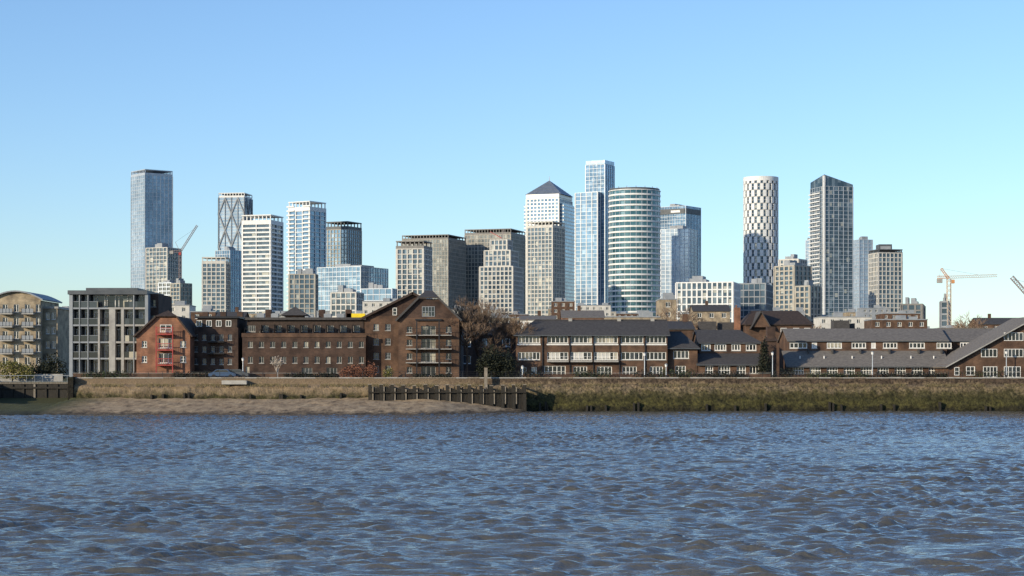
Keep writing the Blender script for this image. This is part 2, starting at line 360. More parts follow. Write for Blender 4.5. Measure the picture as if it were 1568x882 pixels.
for f in range(0,nf-1,2):
    for s_ in range(ns):
        off=0.5 if (f//2)%2 else 0; a=2*math.pi*(s_+off)/ns
        if f*fh<H*.28:
            arc(B,'facade_modules','white',a,a+2*math.pi/ns*.38,r-.8,r,f*fh,f*fh+2*fh-.4)
        else:
            arc(B,'facade_modules','white',a,a+2*math.pi/ns*.56,r-1.2,r,f*fh+.26,f*fh+2*fh-.3)
arc(B,'crown','white',0,2*math.pi-.001,r-1.0,r+.05,H-4,H+.5,48)
B.done()
B,w,d,H=tower('bank_tower',1010,1050,1073,315,2200,'gblue','pale',4,.4,3.5,.3,.3,fin_done=False)
B.box('sign_band','dgrey',-w/2+1,w/2-1,-d/2-.9,-d/2-.4,H-9,H-3); B.box('sign_letters','white',-w*.05,w*.3,-d/2-1.1,-d/2-.91,H-7.5,H-4.8)
B.box('sign_band','dgrey',w/2+.4,w/2+.9,-d/2+1,d/2-1,H-9,H-3); B.done()
tower('bank_tower',1012,1055,1068,350,1850,'gpale','pale',3.8,.5,5,.7,.3)
tower('white_office_building',1036,1122,1132,432,950,'gdark','white',3.8,.6,2.6,.8,.3,depth=30)
tower('glass_block',1130,1172,1186,434,1000,'gdark','grey',3.5,.6,3,.4,.3,depth=30)
tower('brick_apartment_block',1187,1216,1241,407,1250,'gdark','tanc',3.2,.9,3.8,1.3,.5)
tower('residential_block',1194,1222,1234,397,1300,'gdark','cream',3.2,.9,3.8,1.2,.5)
tower('apartment_block',1218,1240,1256,438,1000,'gdark','tanc',3.1,.8,3.0,.9,.4)
tower('glass_block',1234,1240,1244,368,2000,'gpale','pale',3.6,.8,4,.5,.3)
# angled-top tower
cx,cy,rot,w,d=frame_of(1241,1262,1306,1550)
B=Obj('slanted_roof_skyscraper',(cx,cy,GZ),rot,local=True)
H=Z(285,1550)-GZ; grid(B,w,d,0,H,'gdark','pale',3.4,.35,4.6,.4,.3,finmat='pale')
z=H+.28; hp=Z(267,1550)-GZ; hl=Z(275,1550)-GZ; hr=H+2
B.raw('slanted_crown','gdark',[(-w/2,-d/2,z),(w/2,-d/2,z),(w/2,d/2,z),(-w/2,d/2,z),(-w/2,-d/2,hl),(w/2,-d/2,hp),(w/2,d/2,hr),(-w/2,d/2,hl)],[(0,1,5,4),(1,2,6,5),(2,3,7,6),(3,0,4,7),(4,5,6),(4,6,7)])
for k in range(int(H/3.4)):
    B.box('loggia_slabs','white',-w/2-1.2,w/2-w*.25,-d/2-1.3,-d/2-.4,k*3.4-.4,k*3.4+.5)
B.box('corner_blade','white',w/2-.8,w/2+.9,-d/2-1.0,-d/2+.6,0,hp-1)
B.done()
tower('glass_tower',1306,1316,1336,367,1800,'gpale','pale',3.5,.6,4,.5,.3)
tower('dark_residential_tower',1331,1345,1381,383,1350,'gdark','cream',3.3,.6,3.2,.6,.4,crown=2,crownmat='dgrey')
B=Obj('roof_plant_room',(0,0,0)); D=1370; B.box('plant_room','dgrey',X(1346,D),X(1366,D),D,D+12,Z(386,D),Z(374,D)); B.box('plant_louvres','grey',X(1348,D),X(1364,D),D-.3,D-.01,Z(382,D),Z(377,D)); B.done()
tower('apartment_block',1380,1412,1418,466,1000,'gdark','brownc',3.1,.8,3.5,1.0,.3,depth=25)
tower('apartment_block',1440,1452,1456,462,900,'gdark','grey',3.1,.8,3.5,.8,.3,depth=12)
# ------------------------------------------------------------------ infill city
def low(name,l,r,top,D,wall,depth=14,roof='grey',pitched=False,fl=3.0,rh=2.2):
    x0,x1=X(l,D),X(r,D); zt=Z(top,D); B=Obj(name,((x0+x1)/2,D,GZ))
    L=x1-x0; ops=[]
    zz=zt-2.2
    while zz>max(GZ+1,zt-16):
        n=max(1,int(L/3.2))
        for i in range(n):
            u=(i+.5)*L/n; ops.append((u-.7,u+.7,zz,zz+1.5,1,0))
        zz-=fl
    facade(B,(x0,D),(1,0),L,GZ,zt,ops,wall,fw=.12); shell(B,x0,x1,D,D+depth,GZ,zt,wall)
    if pitched:
        h=rh; ym=D+depth/2
        B.slab('roof',roof,[(x0-.3,D-.3,zt-.05),(x1+.3,D-.3,zt-.05),(x1+.3,ym,zt+h),(x0-.3,ym,zt+h)],.2)
        B.slab('roof',roof,[(x0-.3,ym,zt+h),(x1+.3,ym,zt+h),(x1+.3,D+depth+.3,zt-.05),(x0-.3,D+depth+.3,zt-.05)],.2)
        B.poly('walls',wall,[(x0,D,zt),(x0,D+depth,zt),(x0,ym,zt+h-.2)]); B.poly('walls',wall,[(x1,D+depth,zt),(x1,D,zt),(x1,ym,zt+h-.2)])
        for k in range(max(1,int(L/9))):
            a=x0+(k+.5)*9; 
            if a<x1-1: B.box('chimneys','bk_mid',a,a+.9,ym-.4,ym+.4,zt+h-.6,zt+h+1.3)
    else:
        B.box('parapet',roof,x0-.15,x1+.15,D-.15,D+depth+.15,zt+.005,zt+.35)
        for k in range(2):
            a=random.uniform(x0,x1-3); B.box('roof_unit_%d'%k,roof,a,a+3,D+3+k,D+6+k,zt+.36,zt+random.uniform(1.2,2.4))
    B.done()
low('brick_apartment_block',1010,1036,459,560,'bk_yel'); low('brick_apartment_block',1062,1118,476,600,'bk_yel',roof='slate',pitched=True)
low('low_house',797,850,489,480,'wpaint',roof='slate_l',pitched=True,rh=1.2); low('brick_house',861,925,486,520,'bk_red',roof='slate_l',pitched=True)
low('apartment_block',925,1010,486,560,'bk_yel'); low('apartment_block',256,290,468,700,'cream'); low('apartment_block',292,330,478,620,'bk_mid')
low('apartment_block',330,372,488,520,'bk_mid',roof='slate',pitched=True); low('apartment_block',1255,1335,486,700,'cream'); low('apartment_block',1335,1420,490,640,'bk_mid')
low('apartment_block',700,800,487,640,'bk_yel'); low('apartment_block',845,880,462,900,'bk_mid'); low('apartment_block',885,935,468,950,'cream'); low('apartment_block',1500,1570,496,600,'bk_mid',roof='slate',pitched=True)
low('apartment_block',60,110,505,420,'bk_mid'); low('apartment_block',555,612,462,820,'cream')
px=-60
while px<1640:
    wd=random.uniform(25,60); D=random.uniform(850,1150)
    side=(px<90 or px>1400)
    low('apartment_block',px,px+wd,random.uniform(500,512) if side else random.uniform(470,492),D,random.choice(['bk_yel','bk_mid','cream','grey','concrete','tanc']),depth=16,roof='grey')
    px+=wd*random.uniform(.7,1.1)
# ------------------------------------------------------------------ cranes
def lattice(B,part,mat,p0,p1,w,n,t):
    p0=Vector(p0);p1=Vector(p1); d=(p1-p0).normalized(); a=Vector((0,1,0)); a=(a-d*a.dot(d)).normalized(); b=d.cross(a)
    cs=[a*w/2+b*w/2,a*w/2-b*w/2,-a*w/2-b*w/2,-a*w/2+b*w/2]
    for c in cs: B.tube(part,mat,p0+c,p1+c,t,t,4)
    for i in range(n):
        q0=p0+(p1-p0)*i/n; q1=p0+(p1-p0)*(i+1)/n
        for k in range(4):
            B.tube(part,mat,q0+cs[k],q1+cs[(k+1)%4],t*.7,t*.7,3)
def crane_h(l,mast,r,yj,yap,D):
    B=Obj('tower_crane',(X(mast,D),D,GZ)); xm=X(mast,D); zj=Z(yj,D); za=Z(yap,D)
    lattice(B,'mast','cranew',(xm,D,GZ),(xm,D,zj),1.8,20,.17)
    lattice(B,'jib','cranew',(xm,D,zj+.8),(X(r,D),D,zj+1.6),1.2,22,.12); lattice(B,'counter_jib','orange',(X(l,D),D,zj+.8),(xm,D,zj+.8),1.2,6,.13)
    lattice(B,'apex','orange',(xm,D,zj),(X(l+6,D),D,za),.9,6,.12)
    ap=(X(l+6,D),D,za); B.tube('tie_rods','cranew',ap,(xm+(X(r,D)-xm)*.65,D,zj+1.8),.08,.08,3); B.tube('tie_rods','cranew',ap,(X(l,D)+1,D,zj+1),.08,.08,3)
    B.box('counterweight','concrete',X(l,D),X(l,D)+2.4,D-1,D+1,zj-2,zj); B.box('cab','orange',xm+1.2,xm+2.6,D-1,D+1,zj-2.2,zj-.4)
    B.done()
crane_h(1435,1453,1527,427,411,900)
def crane_l(mx,my,tx,ty,D,mc='craner'):
    B=Obj('luffing_crane',(X(mx,D),D,GZ)); xm=X(mx,D); z=Z(my,D)
    lattice(B,'mast',mc,(xm,D,GZ),(xm,D,z),2.0,24,.17); lattice(B,'jib',mc,(xm,D,z),(X(tx,D),D,Z(ty,D)),1.3,18,.15)
    sg=1 if tx>mx else -1
    lattice(B,'counter_jib',mc,(xm-7*sg,D,z+.5),(xm,D,z+.5),1.4,4,.18); B.box('counterweight','concrete',xm-7*sg-1.5,xm-7*sg+1.5,D-1,D+1,z-1.5,z+1)
    B.tube('a_frame',mc,(xm,D,z),(xm-4*sg,D,z+8),.2,.2,4); B.tube('luffing_rope',mc,(xm-4*sg,D,z+8),(X(tx,D)*.9+xm*.1,D,Z(ty,D)*.9+z*.1),.08,.08,3)
    B.box('cab','redpaint',xm-1,xm+1,D-2,D-.5,z-2.5,z-.3); B.done()
crane_l(276,386,302,345,1500); crane_l(1590,470,1549,424,700)
# ------------------------------------------------------------------ WATERFRONT BUILDINGS
def OPS(x0,D,items):
    return [(X(a,D)-x0,X(b,D)-x0,Z(d_,D),Z(c,D))+tuple(rest) for (a,b,c,d_,*rest) in items]
D=345; x0,x1=X(-70,D),X(62,D); zt=Z(460,D); B=Obj('stock_brick_apartment_block',((x0+x1)/2,D,GZ))
it=[]
for row in(472,492,513,533,553):
    for c in range(-64,56,17): it.append((c,c+8,row-6,row+6,1,0))
facade(B,(x0,D),(1,0),x1-x0,GZ,zt,OPS(x0,D,it),'bk_yel'); shell(B,x0,x1,D,D+14,GZ,zt,'bk_yel')
for row in(480,500,521,541):
    for a,b in((2,22),(36,54)):
        B.box('balconies','concrete',X(a,D),X(b,D),D-1.5,D-.01,Z(row,D)-.2,Z(row,D)); railing(B,X(a,D),X(b,D),D-1.45,Z(row,D),1.0)
        B.box('balcony_screens','grey',X(a,D),X(b,D),D-1.4,D-1.36,Z(row,D)+.01,Z(row,D)+.85)
n=14; xa,xb=X(-14,D)-.5,X(62,D)+.6; pts=[]
for i in range(n+1):
    t=i/n; pts.append((xa+(xb-xa)*t,zt+.05+2.6*math.sin(math.pi*(0.12+.76*t))-.8))
for i in range(n):
    a,b=pts[i],pts[i+1]; B.slab('barrel_roof','grey',[(a[0],D-.6,a[1]),(b[0],D-.6,b[1]),(b[0],D+14.5,b[1]),(a[0],D+14.5,a[1])],.25)
    B.poly('tympanum','bk_yel',[(a[0],D+.1,zt+.001),(b[0],D+.1,zt+.001),(b[0],D+.1,max(zt+.002,b[1]-.2)),(a[0],D+.1,max(zt+.002,a[1]-.2))])
B.box('flat_roof','grey',x0,xa,D-.3,D+14.3,zt+.003,zt+.4)
xa,xb=x1+.01,X(84,D); zr=Z(472,D)
facade(B,(xa,D+2),(1,0),xb-xa,GZ,zr,OPS(xa,D,[(66,72,r_-5,r_+6,1,0) for r_ in(483,505,527,549)]+[(75,81,r_-5,r_+6,1,0) for r_ in(483,505,527,549)]),'bk_yel'); shell(B,xa,xb,D+2,D+14,GZ,zr,'bk_yel')
B.box('parapet','concrete',xa,xb+.2,D+1.8,D+14,zr+.005,zr+.4)
B.done()
# modern concrete flats
D=300; x0,x1=X(106,D),X(224,D); B=Obj('modern_concrete_apartments',((x0+x1)/2,D,GZ))
zt=Z(448,D); floors=[Z(e,D) for e in(572,549,524,498,472)]
B.box('glazed_core','gwin',x0+.3,x1-.3,D+1.8,D+14,GZ,zt-.3)
B.box('roof_slab','dgrey',x0-.2,x1+.2,D-.3,D+14.2,zt-.3,zt+.35)
B.box('roof_plant','dgrey',x0+2,x1-2,D+3,D+10,zt+.36,zt+.9)
for i,z in enumerate(floors):
    if i==0: continue
    B.box('floor_slabs','grey',x0,X(165,D),D+.02,D+14,z-.14,z+.12)
    B.box('floor_slabs','concrete',X(165,D)+.01,x1,D+.02,D+14,z-.16,z+.14)
for pxa,w_,mt,top in((106,.55,'grey',0),(121,.14,'grey',0),(134,.14,'grey',0),(150,.3,'concrete',1),(167,1.0,'concrete',1),(185.5,.45,'concrete',1),(204,.16,'grey',0),(222,.5,'grey',0)):
    xx=X(pxa,D); B.box('columns',mt,xx,xx+w_,D-.05,D+2.0,GZ,(zt-.31 if not top else floors[4]-.17))
for z in floors[1:]:
    B.box('balustrades','gwin',X(108,D)+.45,X(150,D)-.02,D+.1,D+.16,z+.13,z+1.05)
    B.box('balustrades','grey',X(108,D)+.45,X(150,D)-.02,D+.06,D+.2,z+1.06,z+1.12)
    railing(B,X(150,D)+.34,X(167,D)-.02,D+.1,z+.14,1.0,'black',.25)
    B.box('balustrades','gwin',X(186,D)+.45,X(222,D)-.02,D+.1,D+.16,z+.15,z+1.1)
for i,z in enumerate(floors):
    for (a,b) in((168,184),(187,203),(205,221),(109,120),(122,133),(136,149),(152,164)):
        xa,xb=X(a,D)+.5,X(b,D)
        B.box('window_frames','wpaint',xa,xa+.1,D+1.65,D+1.78,z+.2,z+2.2);B.box('window_frames','wpaint',(xa+xb)/2,(xa+xb)/2+.08,D+1.65,D+1.78,z+.2,z+2.2);B.box('window_frames','wpaint',xa,xb,D+1.64,D+1.785,z+2.05,z+2.2)
for k in range(3): B.box('blinds_%d'%k,'cream',X(188+k*11,D),X(194+k*11,D),D+1.66,D+1.7,floors[k+1]+.3,floors[k+1]+2)
xa,xb=x1+.03,X(239,D)
facade(B,(xa,D+2),(1,0),xb-xa,GZ,Z(449,D),OPS(xa,D,[(227,235,e,e+11,0,1) for e in(458,482,507,532,554)]),'bk_dark',frame='dgrey'); shell(B,xa,xb,D+2,D+14,GZ,Z(449,D),'bk_dark')
B.done()
# red brick gabled flats
D=296; x0,x1=X(209,D),X(291,D); B=Obj('red_brick_gabled_flats',((x0+x1)/2,D,GZ)); ze=Z(513,D); za=Z(486,D); xm=X(254,D)
it=[(217,225,e,e+10,1,1) for e in(522,545)]+[(276,285,e,e+10,1,1) for e in(522,545)]+[(243,265,e,e+15,2,0) for e in(518,541)]
facade(B,(x0,D),(1,0),x1-x0,GZ,ze,OPS(x0,D,it),'bk_red'); shell(B,x0,x1,D,D+12,GZ,ze,'bk_red')
for y in(D,D+12): B.poly('gable_walls','bk_red',[(x0,y,ze),(x1,y,ze),(X(272,D),y,za),(X(238,D),y,za)])
B.slab('roof','rooftile',[(x0-.5,D-.5,ze-.2),(X(238,D),D-.5,za+.2),(X(238,D),D+12,za+.2),(x0-.5,D+12,ze-.2)],.25)
B.slab('roof','rooftile',[(X(272,D),D-.5,za+.2),(x1+.5,D-.5,ze-.2),(x1+.5,D+12,ze-.2),(X(272,D),D+12,za+.2)],.25)
B.slab('roof','rooftile',[(X(238,D),D-.5,za+.21),(xm,D+2,za+1.2),(X(272,D),D-.5,za+.21)],.1)
B.box('roof_top','rooftile',X(238,D),X(272,D),D,D+12,za-.05,za+.19)
for e in(536,512,559):
    z=Z(e,D); B.box('balcony_floor','redpaint',X(241,D),X(267,D),D-1.4,D-.01,z-.12,z); railing(B,X(241,D),X(267,D),D-1.35,z,1.05,'redpaint',.3,.04)
for p_ in(241,266): B.box('balcony_posts','redpaint',X(p_,D),X(p_,D)+.14,D-1.42,D-1.2,GZ,Z(500,D))
winproud(B,X(246,D),X(262,D),Z(508,D),Z(498,D),D,1,1)
xa,xb=x1+.02,X(366,D+5); D2=D+4; zr=Z(502,D2)
it=[]
for c in range(297,360,13): it+= [(c,c+6,e,e+9,1,0) for e in(512,530,549)]
facade(B,(xa,D2),(1,0),xb-xa,GZ,zr,OPS(xa,D2,it),'bk_dark',frame='grey'); shell(B,xa,xb,D2,D2+12,GZ,zr,'bk_dark')
B.box('attic','rooftile',xa+.3,xb-.3,D2+1,D2+12,zr+.01,Z(487,D2)); B.box('attic_roof','black',xa,xb,D2+.6,D2+12,Z(487,D2)+.01,Z(484,D2))
for c in range(300,360,15): winproud(B,X(c,D2),X(c+7,D2),Z(499,D2),Z(491,D2),D2+1,1,0)
for e in(523,541):
    railing(B,X(318,D2),X(345,D2),D2-1.2,Z(e,D2),1.0,'black',.4); B.box('balcony_floor','black',X(318,D2),X(345,D2),D2-1.2,D2-.01,Z(e,D2)-.15,Z(e,D2))
for c in(302,330,356): B.box('chimneys','bk_dark',X(c,D2),X(c,D2)+.9,D2+5,D2+6,Z(484,D2)+.01,Z(476,D2))
B.done()
# dark warehouse flats
D=300; x0,x1=X(371,D),X(560,D); B=Obj('brick_warehouse_flats',((x0+x1)/2,D,GZ)); zp=Z(513,D)
it=[]
for k,c in enumerate(range(380,552,17)):
    it+=[(c,c+7,523,532,1,0),(c,c+7,546,556,1,0)]
it+=[(376,382,561,574,0,1),(462,478,563,577,2,0),(500,516,563,577,2,0)]
facade(B,(x0,D),(1,0),x1-x0,GZ,zp,OPS(x0,D,it),'bk_dark',fw=.07,frame='concrete'); shell(B,x0,x1,D,D+14,GZ,zp,'bk_dark')
B.box('string_course','bk_mid',x0-.1,x1+.1,D-.12,D-.004,zp-.35,zp+.3)
z2=Z(490,D+2)
it=[(c,c+13,498,508,3,0) for c in range(378,545,20)]
facade(B,(x0+.5,D+2),(1,0),x1-x0-1,zp+.003,z2,OPS(x0+.5,D+2,it),'rooftile',frame='concrete'); shell(B,x0+.5,x1-.5,D+2,D+13,zp+.003,z2,'rooftile')
B.box('attic_roof','slate',x0+.1,x1-.1,D+1.4,D+13.4,z2+.004,z2+.4)
railing(B,x0+.3,x1-.3,D+.3,zp+.01,1.0,'black',.5)
for c in range(398,550,20): B.box('terrace_dividers','rooftile',X(c,D),X(c,D)+.15,D+.4,D+1.98,zp+.01,zp+1.7)
xa,xb=X(438,D+5),X(465,D+5); B.box('cupola','bk_mid',xa,xb,D+4,D+7,z2+.4,Z(483,D+4))
zc=Z(483,D+4)+.005; xm=(xa+xb)/2; B.raw('cupola_roof','slate',[(xa-.8,D+3.2,zc),(xb+.8,D+3.2,zc),(xb+.8,D+7.8,zc),(xa-.8,D+7.8,zc),(xm,D+5.5,Z(469,D+5))],[(0,1,4),(1,2,4),(2,3,4),(3,0,4),(3,2,1,0)])
B.box('yellow_hoarding','yellow',X(531,D+8),X(559,D+8),D+8,D+9,z2+.41,Z(480,D+8))
for c in(388,410,492,512): B.box('roof_vents','grey',X(c,D),X(c,D)+1.2,D+4,D+5.2,z2+.41,z2+1.1)
for c in(396,480,522): B.box('chimneys','bk_dark',X(c,D),X(c,D)+1.0,D+8,D+9,z2+.41,z2+1.9)
B.done()
# gabled warehouse
B=Obj('gabled_brick_warehouse',(X(650,295),295,GZ)); D=302
xa,xb=X(558,D),X(706,D); ze=Z(484,D); za=Z(448,D); xm=X(632,D)
it=[(c,c+8,e,e+10,1,1) for c in(572,590) for e in(496,518,540,560)]
facade(B,(xa,D),(1,0),xb-xa,GZ,ze,OPS(xa,D,it),'bk_mid',frame='grey'); shell(B,xa,xb,D,D+16,GZ,ze,'bk_dark')
for y in(D,D+16): B.poly('gable_walls','bk_dark',[(xa,y,ze),(xb,y,ze),(xm,y,za-.2)])
winproud(B,X(602,D),X(607,D),Z(482,D),Z(472,D),D,0,1)
B.slab('roof','rooftile',[(xa-.7,D-.7,ze-.35),(xm,D-.7,za+.1),(xm,D+16.5,za+.1),(xa-.7,D+16.5,ze-.35)],.35)
B.slab('roof','rooftile',[(xm,D-.7,za+.1),(xb+.7,D-.7,ze-.35),(xb+.7,D+16.5,ze-.35),(xm,D+16.5,za+.1)],.35)
D=294; xa,xb=X(610,D),X(703,D); ze=Z(487,D); za=Z(455,D); xm=X(656,D)
it=[]
for e in(500,520,541,562):
    it+=[(623,631,e,e+9,1,1),(683,691,e,e+9,1,1),(645,667,e-1,e+13,2,0)]
facade(B,(xa,D),(1,0),xb-xa,GZ,ze,OPS(xa,D,it),'bk_mid',fw=.07,frame='concrete')
for f in([(xb,D,GZ),(xb,D+8,GZ),(xb,D+8,ze),(xb,D,ze)],[(xa,D+8,GZ),(xa,D,GZ),(xa,D,ze),(xa,D+8,ze)]): B.poly('walls','bk_mid',f)
B.poly('gable_walls','bk_dark',[(xa,D,ze+.002),(xb,D,ze+.002),(X(672,D),D,za-.3),(X(640,D),D,za-.3)])
B.slab('front_roof','slate',[(xa-.5,D-.6,ze-.3),(X(640,D),D-.6,za),(X(640,D),D+8.5,za),(xa-.5,D+8.5,ze-.3)],.3)
B.slab('front_roof','slate',[(X(672,D),D-.6,za),(xb+.5,D-.6,ze-.3),(xb+.5,D+8.5,ze-.3),(X(672,D),D+8.5,za)],.3)
B.slab('front_roof','slate',[(X(640,D),D-.6,za+.01),(X(672,D),D-.6,za+.01),(xm+.5,D+3,za+1.2),(xm-.5,D+3,za+1.2)],.2)
winproud(B,X(647,D),X(665,D),Z(484,D),Z(470,D),D,3,1,frame='grey')
B.box('hoist_beam','black',X(636,D),X(676,D),D-.4,D-.09,Z(490,D)-.1,Z(490,D)+.15)
for e in(513,534,555):
    z=Z(e,D); B.box('balcony_floor','concrete',X(622,D),X(692,D),D-1.3,D-.1,z-.12,z); railing(B,X(622,D),X(692,D),D-1.25,z,1.0,'black',.45)
for p_ in(638,672): B.box('balcony_posts','black',X(p_,D),X(p_,D)+.18,D-1.45,D-1.27,GZ,Z(492,D))
B.done()
# riverside terrace
def terrace(name,l,r,D,ee,re,items,wall,roofm='slate',back=11,hipl=0,hipr=0):
    x0,x1=X(l,D),X(r,D); B=Obj(name,((x0+x1)/2,D,GZ)); ze=Z(ee,D); yr=D+back/2; zr=Z(re,yr)
    facade(B,(x0,D),(1,0),x1-x0,GZ,ze,OPS(x0,D,items),wall,fw=.1); shell(B,x0,x1,D,D+back,GZ,ze,wall)
    a,b=x0-.4,x1+.4
    B.slab('roof',roofm,[(a,D-.5,ze-.1),(b,D-.5,ze-.1),(b-hipr,yr,zr),(a+hipl,yr,zr)],.18)
    B.slab('roof',roofm,[(a+hipl,yr,zr),(b-hipr,yr,zr),(b,D+back+.5,ze-.1),(a,D+back+.5,ze-.1)],.18)
    B.slab('roof',roofm,[(a,D-.5,ze-.1),(a+hipl,yr,zr),(a,D+back+.5,ze-.1)],.1) if hipl else B.poly('gable_walls',wall,[(x0,D,ze),(x0,D+back,ze),(x0,yr,zr-.2)])
    B.slab('roof',roofm,[(b,D-.5,ze-.1),(b-hipr,yr,zr),(b,D+back+.5,ze-.1)],.1) if hipr else B.poly('gable_walls',wall,[(x1,D+back,ze),(x1,D,ze),(x1,yr,zr-.2)])
    B.box('ridge_tiles',roofm,a+hipl,b-hipr,yr-.15,yr+.15,zr-.02,zr+.1)
    B.box('gutter','dgrey',a,b,D-.62,D-.51,ze-.27,ze-.13)
    return B,x0,x1,ze
it=[]
cols=[(793,827,5),(838,870,4),(874,906,4),(910,946,5),(951,985,4),(989,1020,4)]
for (a,b,n) in cols: it+=[(a,b,514,525.5,n,0),(a,b,539,551,n,0)]
it+=[(833,866,560,578,4,1),(878,899,561,578,3,1),(914,937,561,578,3,1),(953,975,561,578,3,1),(995,1015,561,577,3,1),(797,806,562,577,1,1),(814,822,562,577,1,1)]
B,x0,x1,ze=terrace('riverside_terrace',790,1022,298,512,490,it,'bk_mid','slate',11,hipl=3.5)
D=298
for (a,b,n) in cols:
    B.box('spandrels','wpaint',X(a,D)-.1,X(b,D)+.1,D-.07,D-.01,Z(528.5,D),Z(526.9,D))
    if a<838 or a>940: continue
    B.box('balcony_floor','concrete',X(a,D)-.05,X(b,D)+.05,D-1.1,D-.1,Z(552.6,D)-.2,Z(552.6,D)); railing(B,X(a,D),X(b,D),D-1.05,Z(552.6,D),.7,'wpaint',.4,.015)
    B.box('curtains','cream',X(a,D)+.3,X(b,D)-1.3,D+.208,D+.213,Z(551,D)+.2,Z(540,D))
for p_ in(830,872,908,948,987): B.box('downpipes','black',X(p_,D),X(p_,D)+.14,D-.2,D-.075,GZ,ze-.3)
for p_ in(872,948,1000): B.box('flues','concrete',X(p_,D),X(p_,D)+.6,D+5,D+5.6,Z(492,D),Z(486,D))
B.done()
it=[(1031,1055,537,549,3,0),(1034,1050,560,575,2,1)]
B,x0,x1,ze=terrace('terrace_house',1022.5,1068,299,532,508,it,'bk_mid','slate',11,hipr=2.5); B.done()
def twotier(name,l,r,D,e1,t1,e2,re,items1,items2,wall,roof1='slate_l',roof2='slate',hipl=0,hipr=0):
    x0,x1=X(l,D),X(r,D); B=Obj(name,((x0+x1)/2,D,GZ)); z1=Z(e1,D); yb=D+4.5; zt1=Z(t1,yb); z2=Z(e2,yb); yr=yb+5.5; zr=Z(re,yr)
    facade(B,(x0,D),(1,0),x1-x0,GZ,z1,OPS(x0,D,items1),wall,fw=.1); shell(B,x0,x1,D,yb-.01,GZ,z1,wall)
    X0,X1=X(l+2,yb),X(r-2,yb)
    facade(B,(X0,yb),(1,0),X1-X0,GZ,z2,OPS(X0,yb,items2),wall,fw=.13,depth=.1); shell(B,X0,X1,yb,yb+11,GZ,z2,wall)
    B.slab('lower_roof',roof1,[(x0-.3,D-.5,z1-.1),(x1+.3,D-.5,z1-.1),(x1+.3,yb-.02,zt1),(x0-.3,yb-.02,zt1)],.18)
    B.poly('walls',wall,[(x0,D,z1),(x0,yb,z1),(x0,yb,zt1-.2)]); B.poly('walls',wall,[(x1,yb,z1),(x1,D,z1),(x1,yb,zt1-.2)])
    B.box('gutter','dgrey',x0-.3,x1+.3,D-.62,D-.51,z1-.28,z1-.13); B.box('gutter','dgrey',X0-.3,X1+.3,yb-.42,yb-.31,z2-.24,z2-.12)
    a,b=X0-.3,X1+.3
    B.slab('upper_roof',roof2,[(a,yb-.3,z2-.05),(b,yb-.3,z2-.05),(b-hipr,yr,zr),(a+hipl,yr,zr)],.15)
    B.slab('upper_roof',roof2,[(a+hipl,yr,zr),(b-hipr,yr,zr),(b,yb+11.5,z2-.08),(a,yb+11.5,z2-.08)],.18)
    if hipr: B.slab('upper_roof',roof2,[(b,yb-.3,z2-.05),(b-hipr,yr,zr),(b,yb+11.5,z2-.08)],.1)
    else: B.poly('walls',wall,[(X1,yb+11,z2),(X1,yb,z2),(X1,yr,zr-.2)])
    if hipl: B.slab('upper_roof',roof2,[(a,yb-.3,z2-.05),(a+hipl,yr,zr),(a,yb+11.5,z2-.08)],.1)
    else: B.poly('walls',wall,[(X0,yb,z2),(X0,yb+11,z2),(X0,yr,zr-.2)])
    return B,x0,x1,yb,z2,zr,yr
B,*_=twotier('terrace_house',1069,1166,299,557,541,524,505,[(1080,1092,560,574,2,1),(1100,1118,560,574,3,1),(1128,1142,560,574,2,1),(1148,1162,560,572,2,0)],
  [(1074,1088,527,537,2,0),(1094,1112,527,537,3,0),(1120,1134,527,537,2,0),(1142,1158,527,537,2,0)],'bk_mid',roof1='slate',hipr=3); B.done()
i1=[];i2=[]
for c in range(1214,1446,26): i1.append((c,c+17,561,574,3,1))
for (a,b) in((1209,1236),(1243,1251),(1266,1289),(1304,1326),(1334,1341),(1352,1374),(1392,1416),(1434,1457),(1470,1490)): i2.append((a,b,524.5,533.5,3,0))
B,x0,x1,yb,z2,zr,yr=twotier('long_terrace',1206,1452,300,560,537,521,503,i1,i2,'bk_mid','slate_l','slate_l')
for c in(1225,1262,1305,1350,1395,1430):
    B.tube('roof_vents','wpaint',(X(c,302),302,Z(553,302)),(X(c,302),302,Z(545,302)),.1,.1,6); B.box('party_upstands','slate',X(c+14,302),X(c+14,302)+.2,303.2,304.3,Z(541,303),Z(536,303)+.2)
B.done()
B,x0,x1,ze=terrace('long_terrace',1451,1560,306,521,503,[(1470,1490,524,533,3,0)],'bk_mid','slate_l',11); B.done()
# projecting gable house on the right
D=291; B=Obj('gabled_terrace_house',(X(1585,D),D,GZ)); xa,xb,xm=X(1452,D),X(1722,D),X(1587,D); ze=Z(558,D); za=Z(484,D); y1=D+14
for y in(D,y1): B.poly('walls','bk_mid',[(xa,y,GZ),(xb,y,GZ),(xb,y,ze),(xm,y,za-.2),(xa,y,ze)])
for x in(xa,xb): B.poly('walls','bk_mid',[(x,D,GZ),(x,y1,GZ),(x,y1,ze),(x,D,ze)])
for (a,b,p,q,n) in((1503,1526,546,535,3),(1538,1566,546,535,4),(1538,1566,521,510,4),(1462,1468,574,563,0),(1480,1492,574,562,1),(1506,1526,577,562,3),(1538,1562,577,562,3),(1580,1600,546,535,3)):
    winproud(B,X(a,D),X(b,D),Z(p,D),Z(q,D),D,n,0 if q<550 else 1)
B.slab('roof','slate_l',[(xa-.6,D-.7,ze-.35),(xm,D-.7,za+.05),(xm,y1+.5,za+.05),(xa-.6,y1+.5,ze-.35)],.25)
B.slab('roof','slate_l',[(xm,D-.7,za+.05),(xb+.6,D-.7,ze-.35),(xb+.6,y1+.5,ze-.35),(xm,y1+.5,za+.05)],.25)
B.slab('bargeboards','concrete',[(xa-.6,D-.8,ze-.37),(xm,D-.8,za+.02),(xm,D-.705,za+.02),(xa-.6,D-.705,ze-.37)],.16)
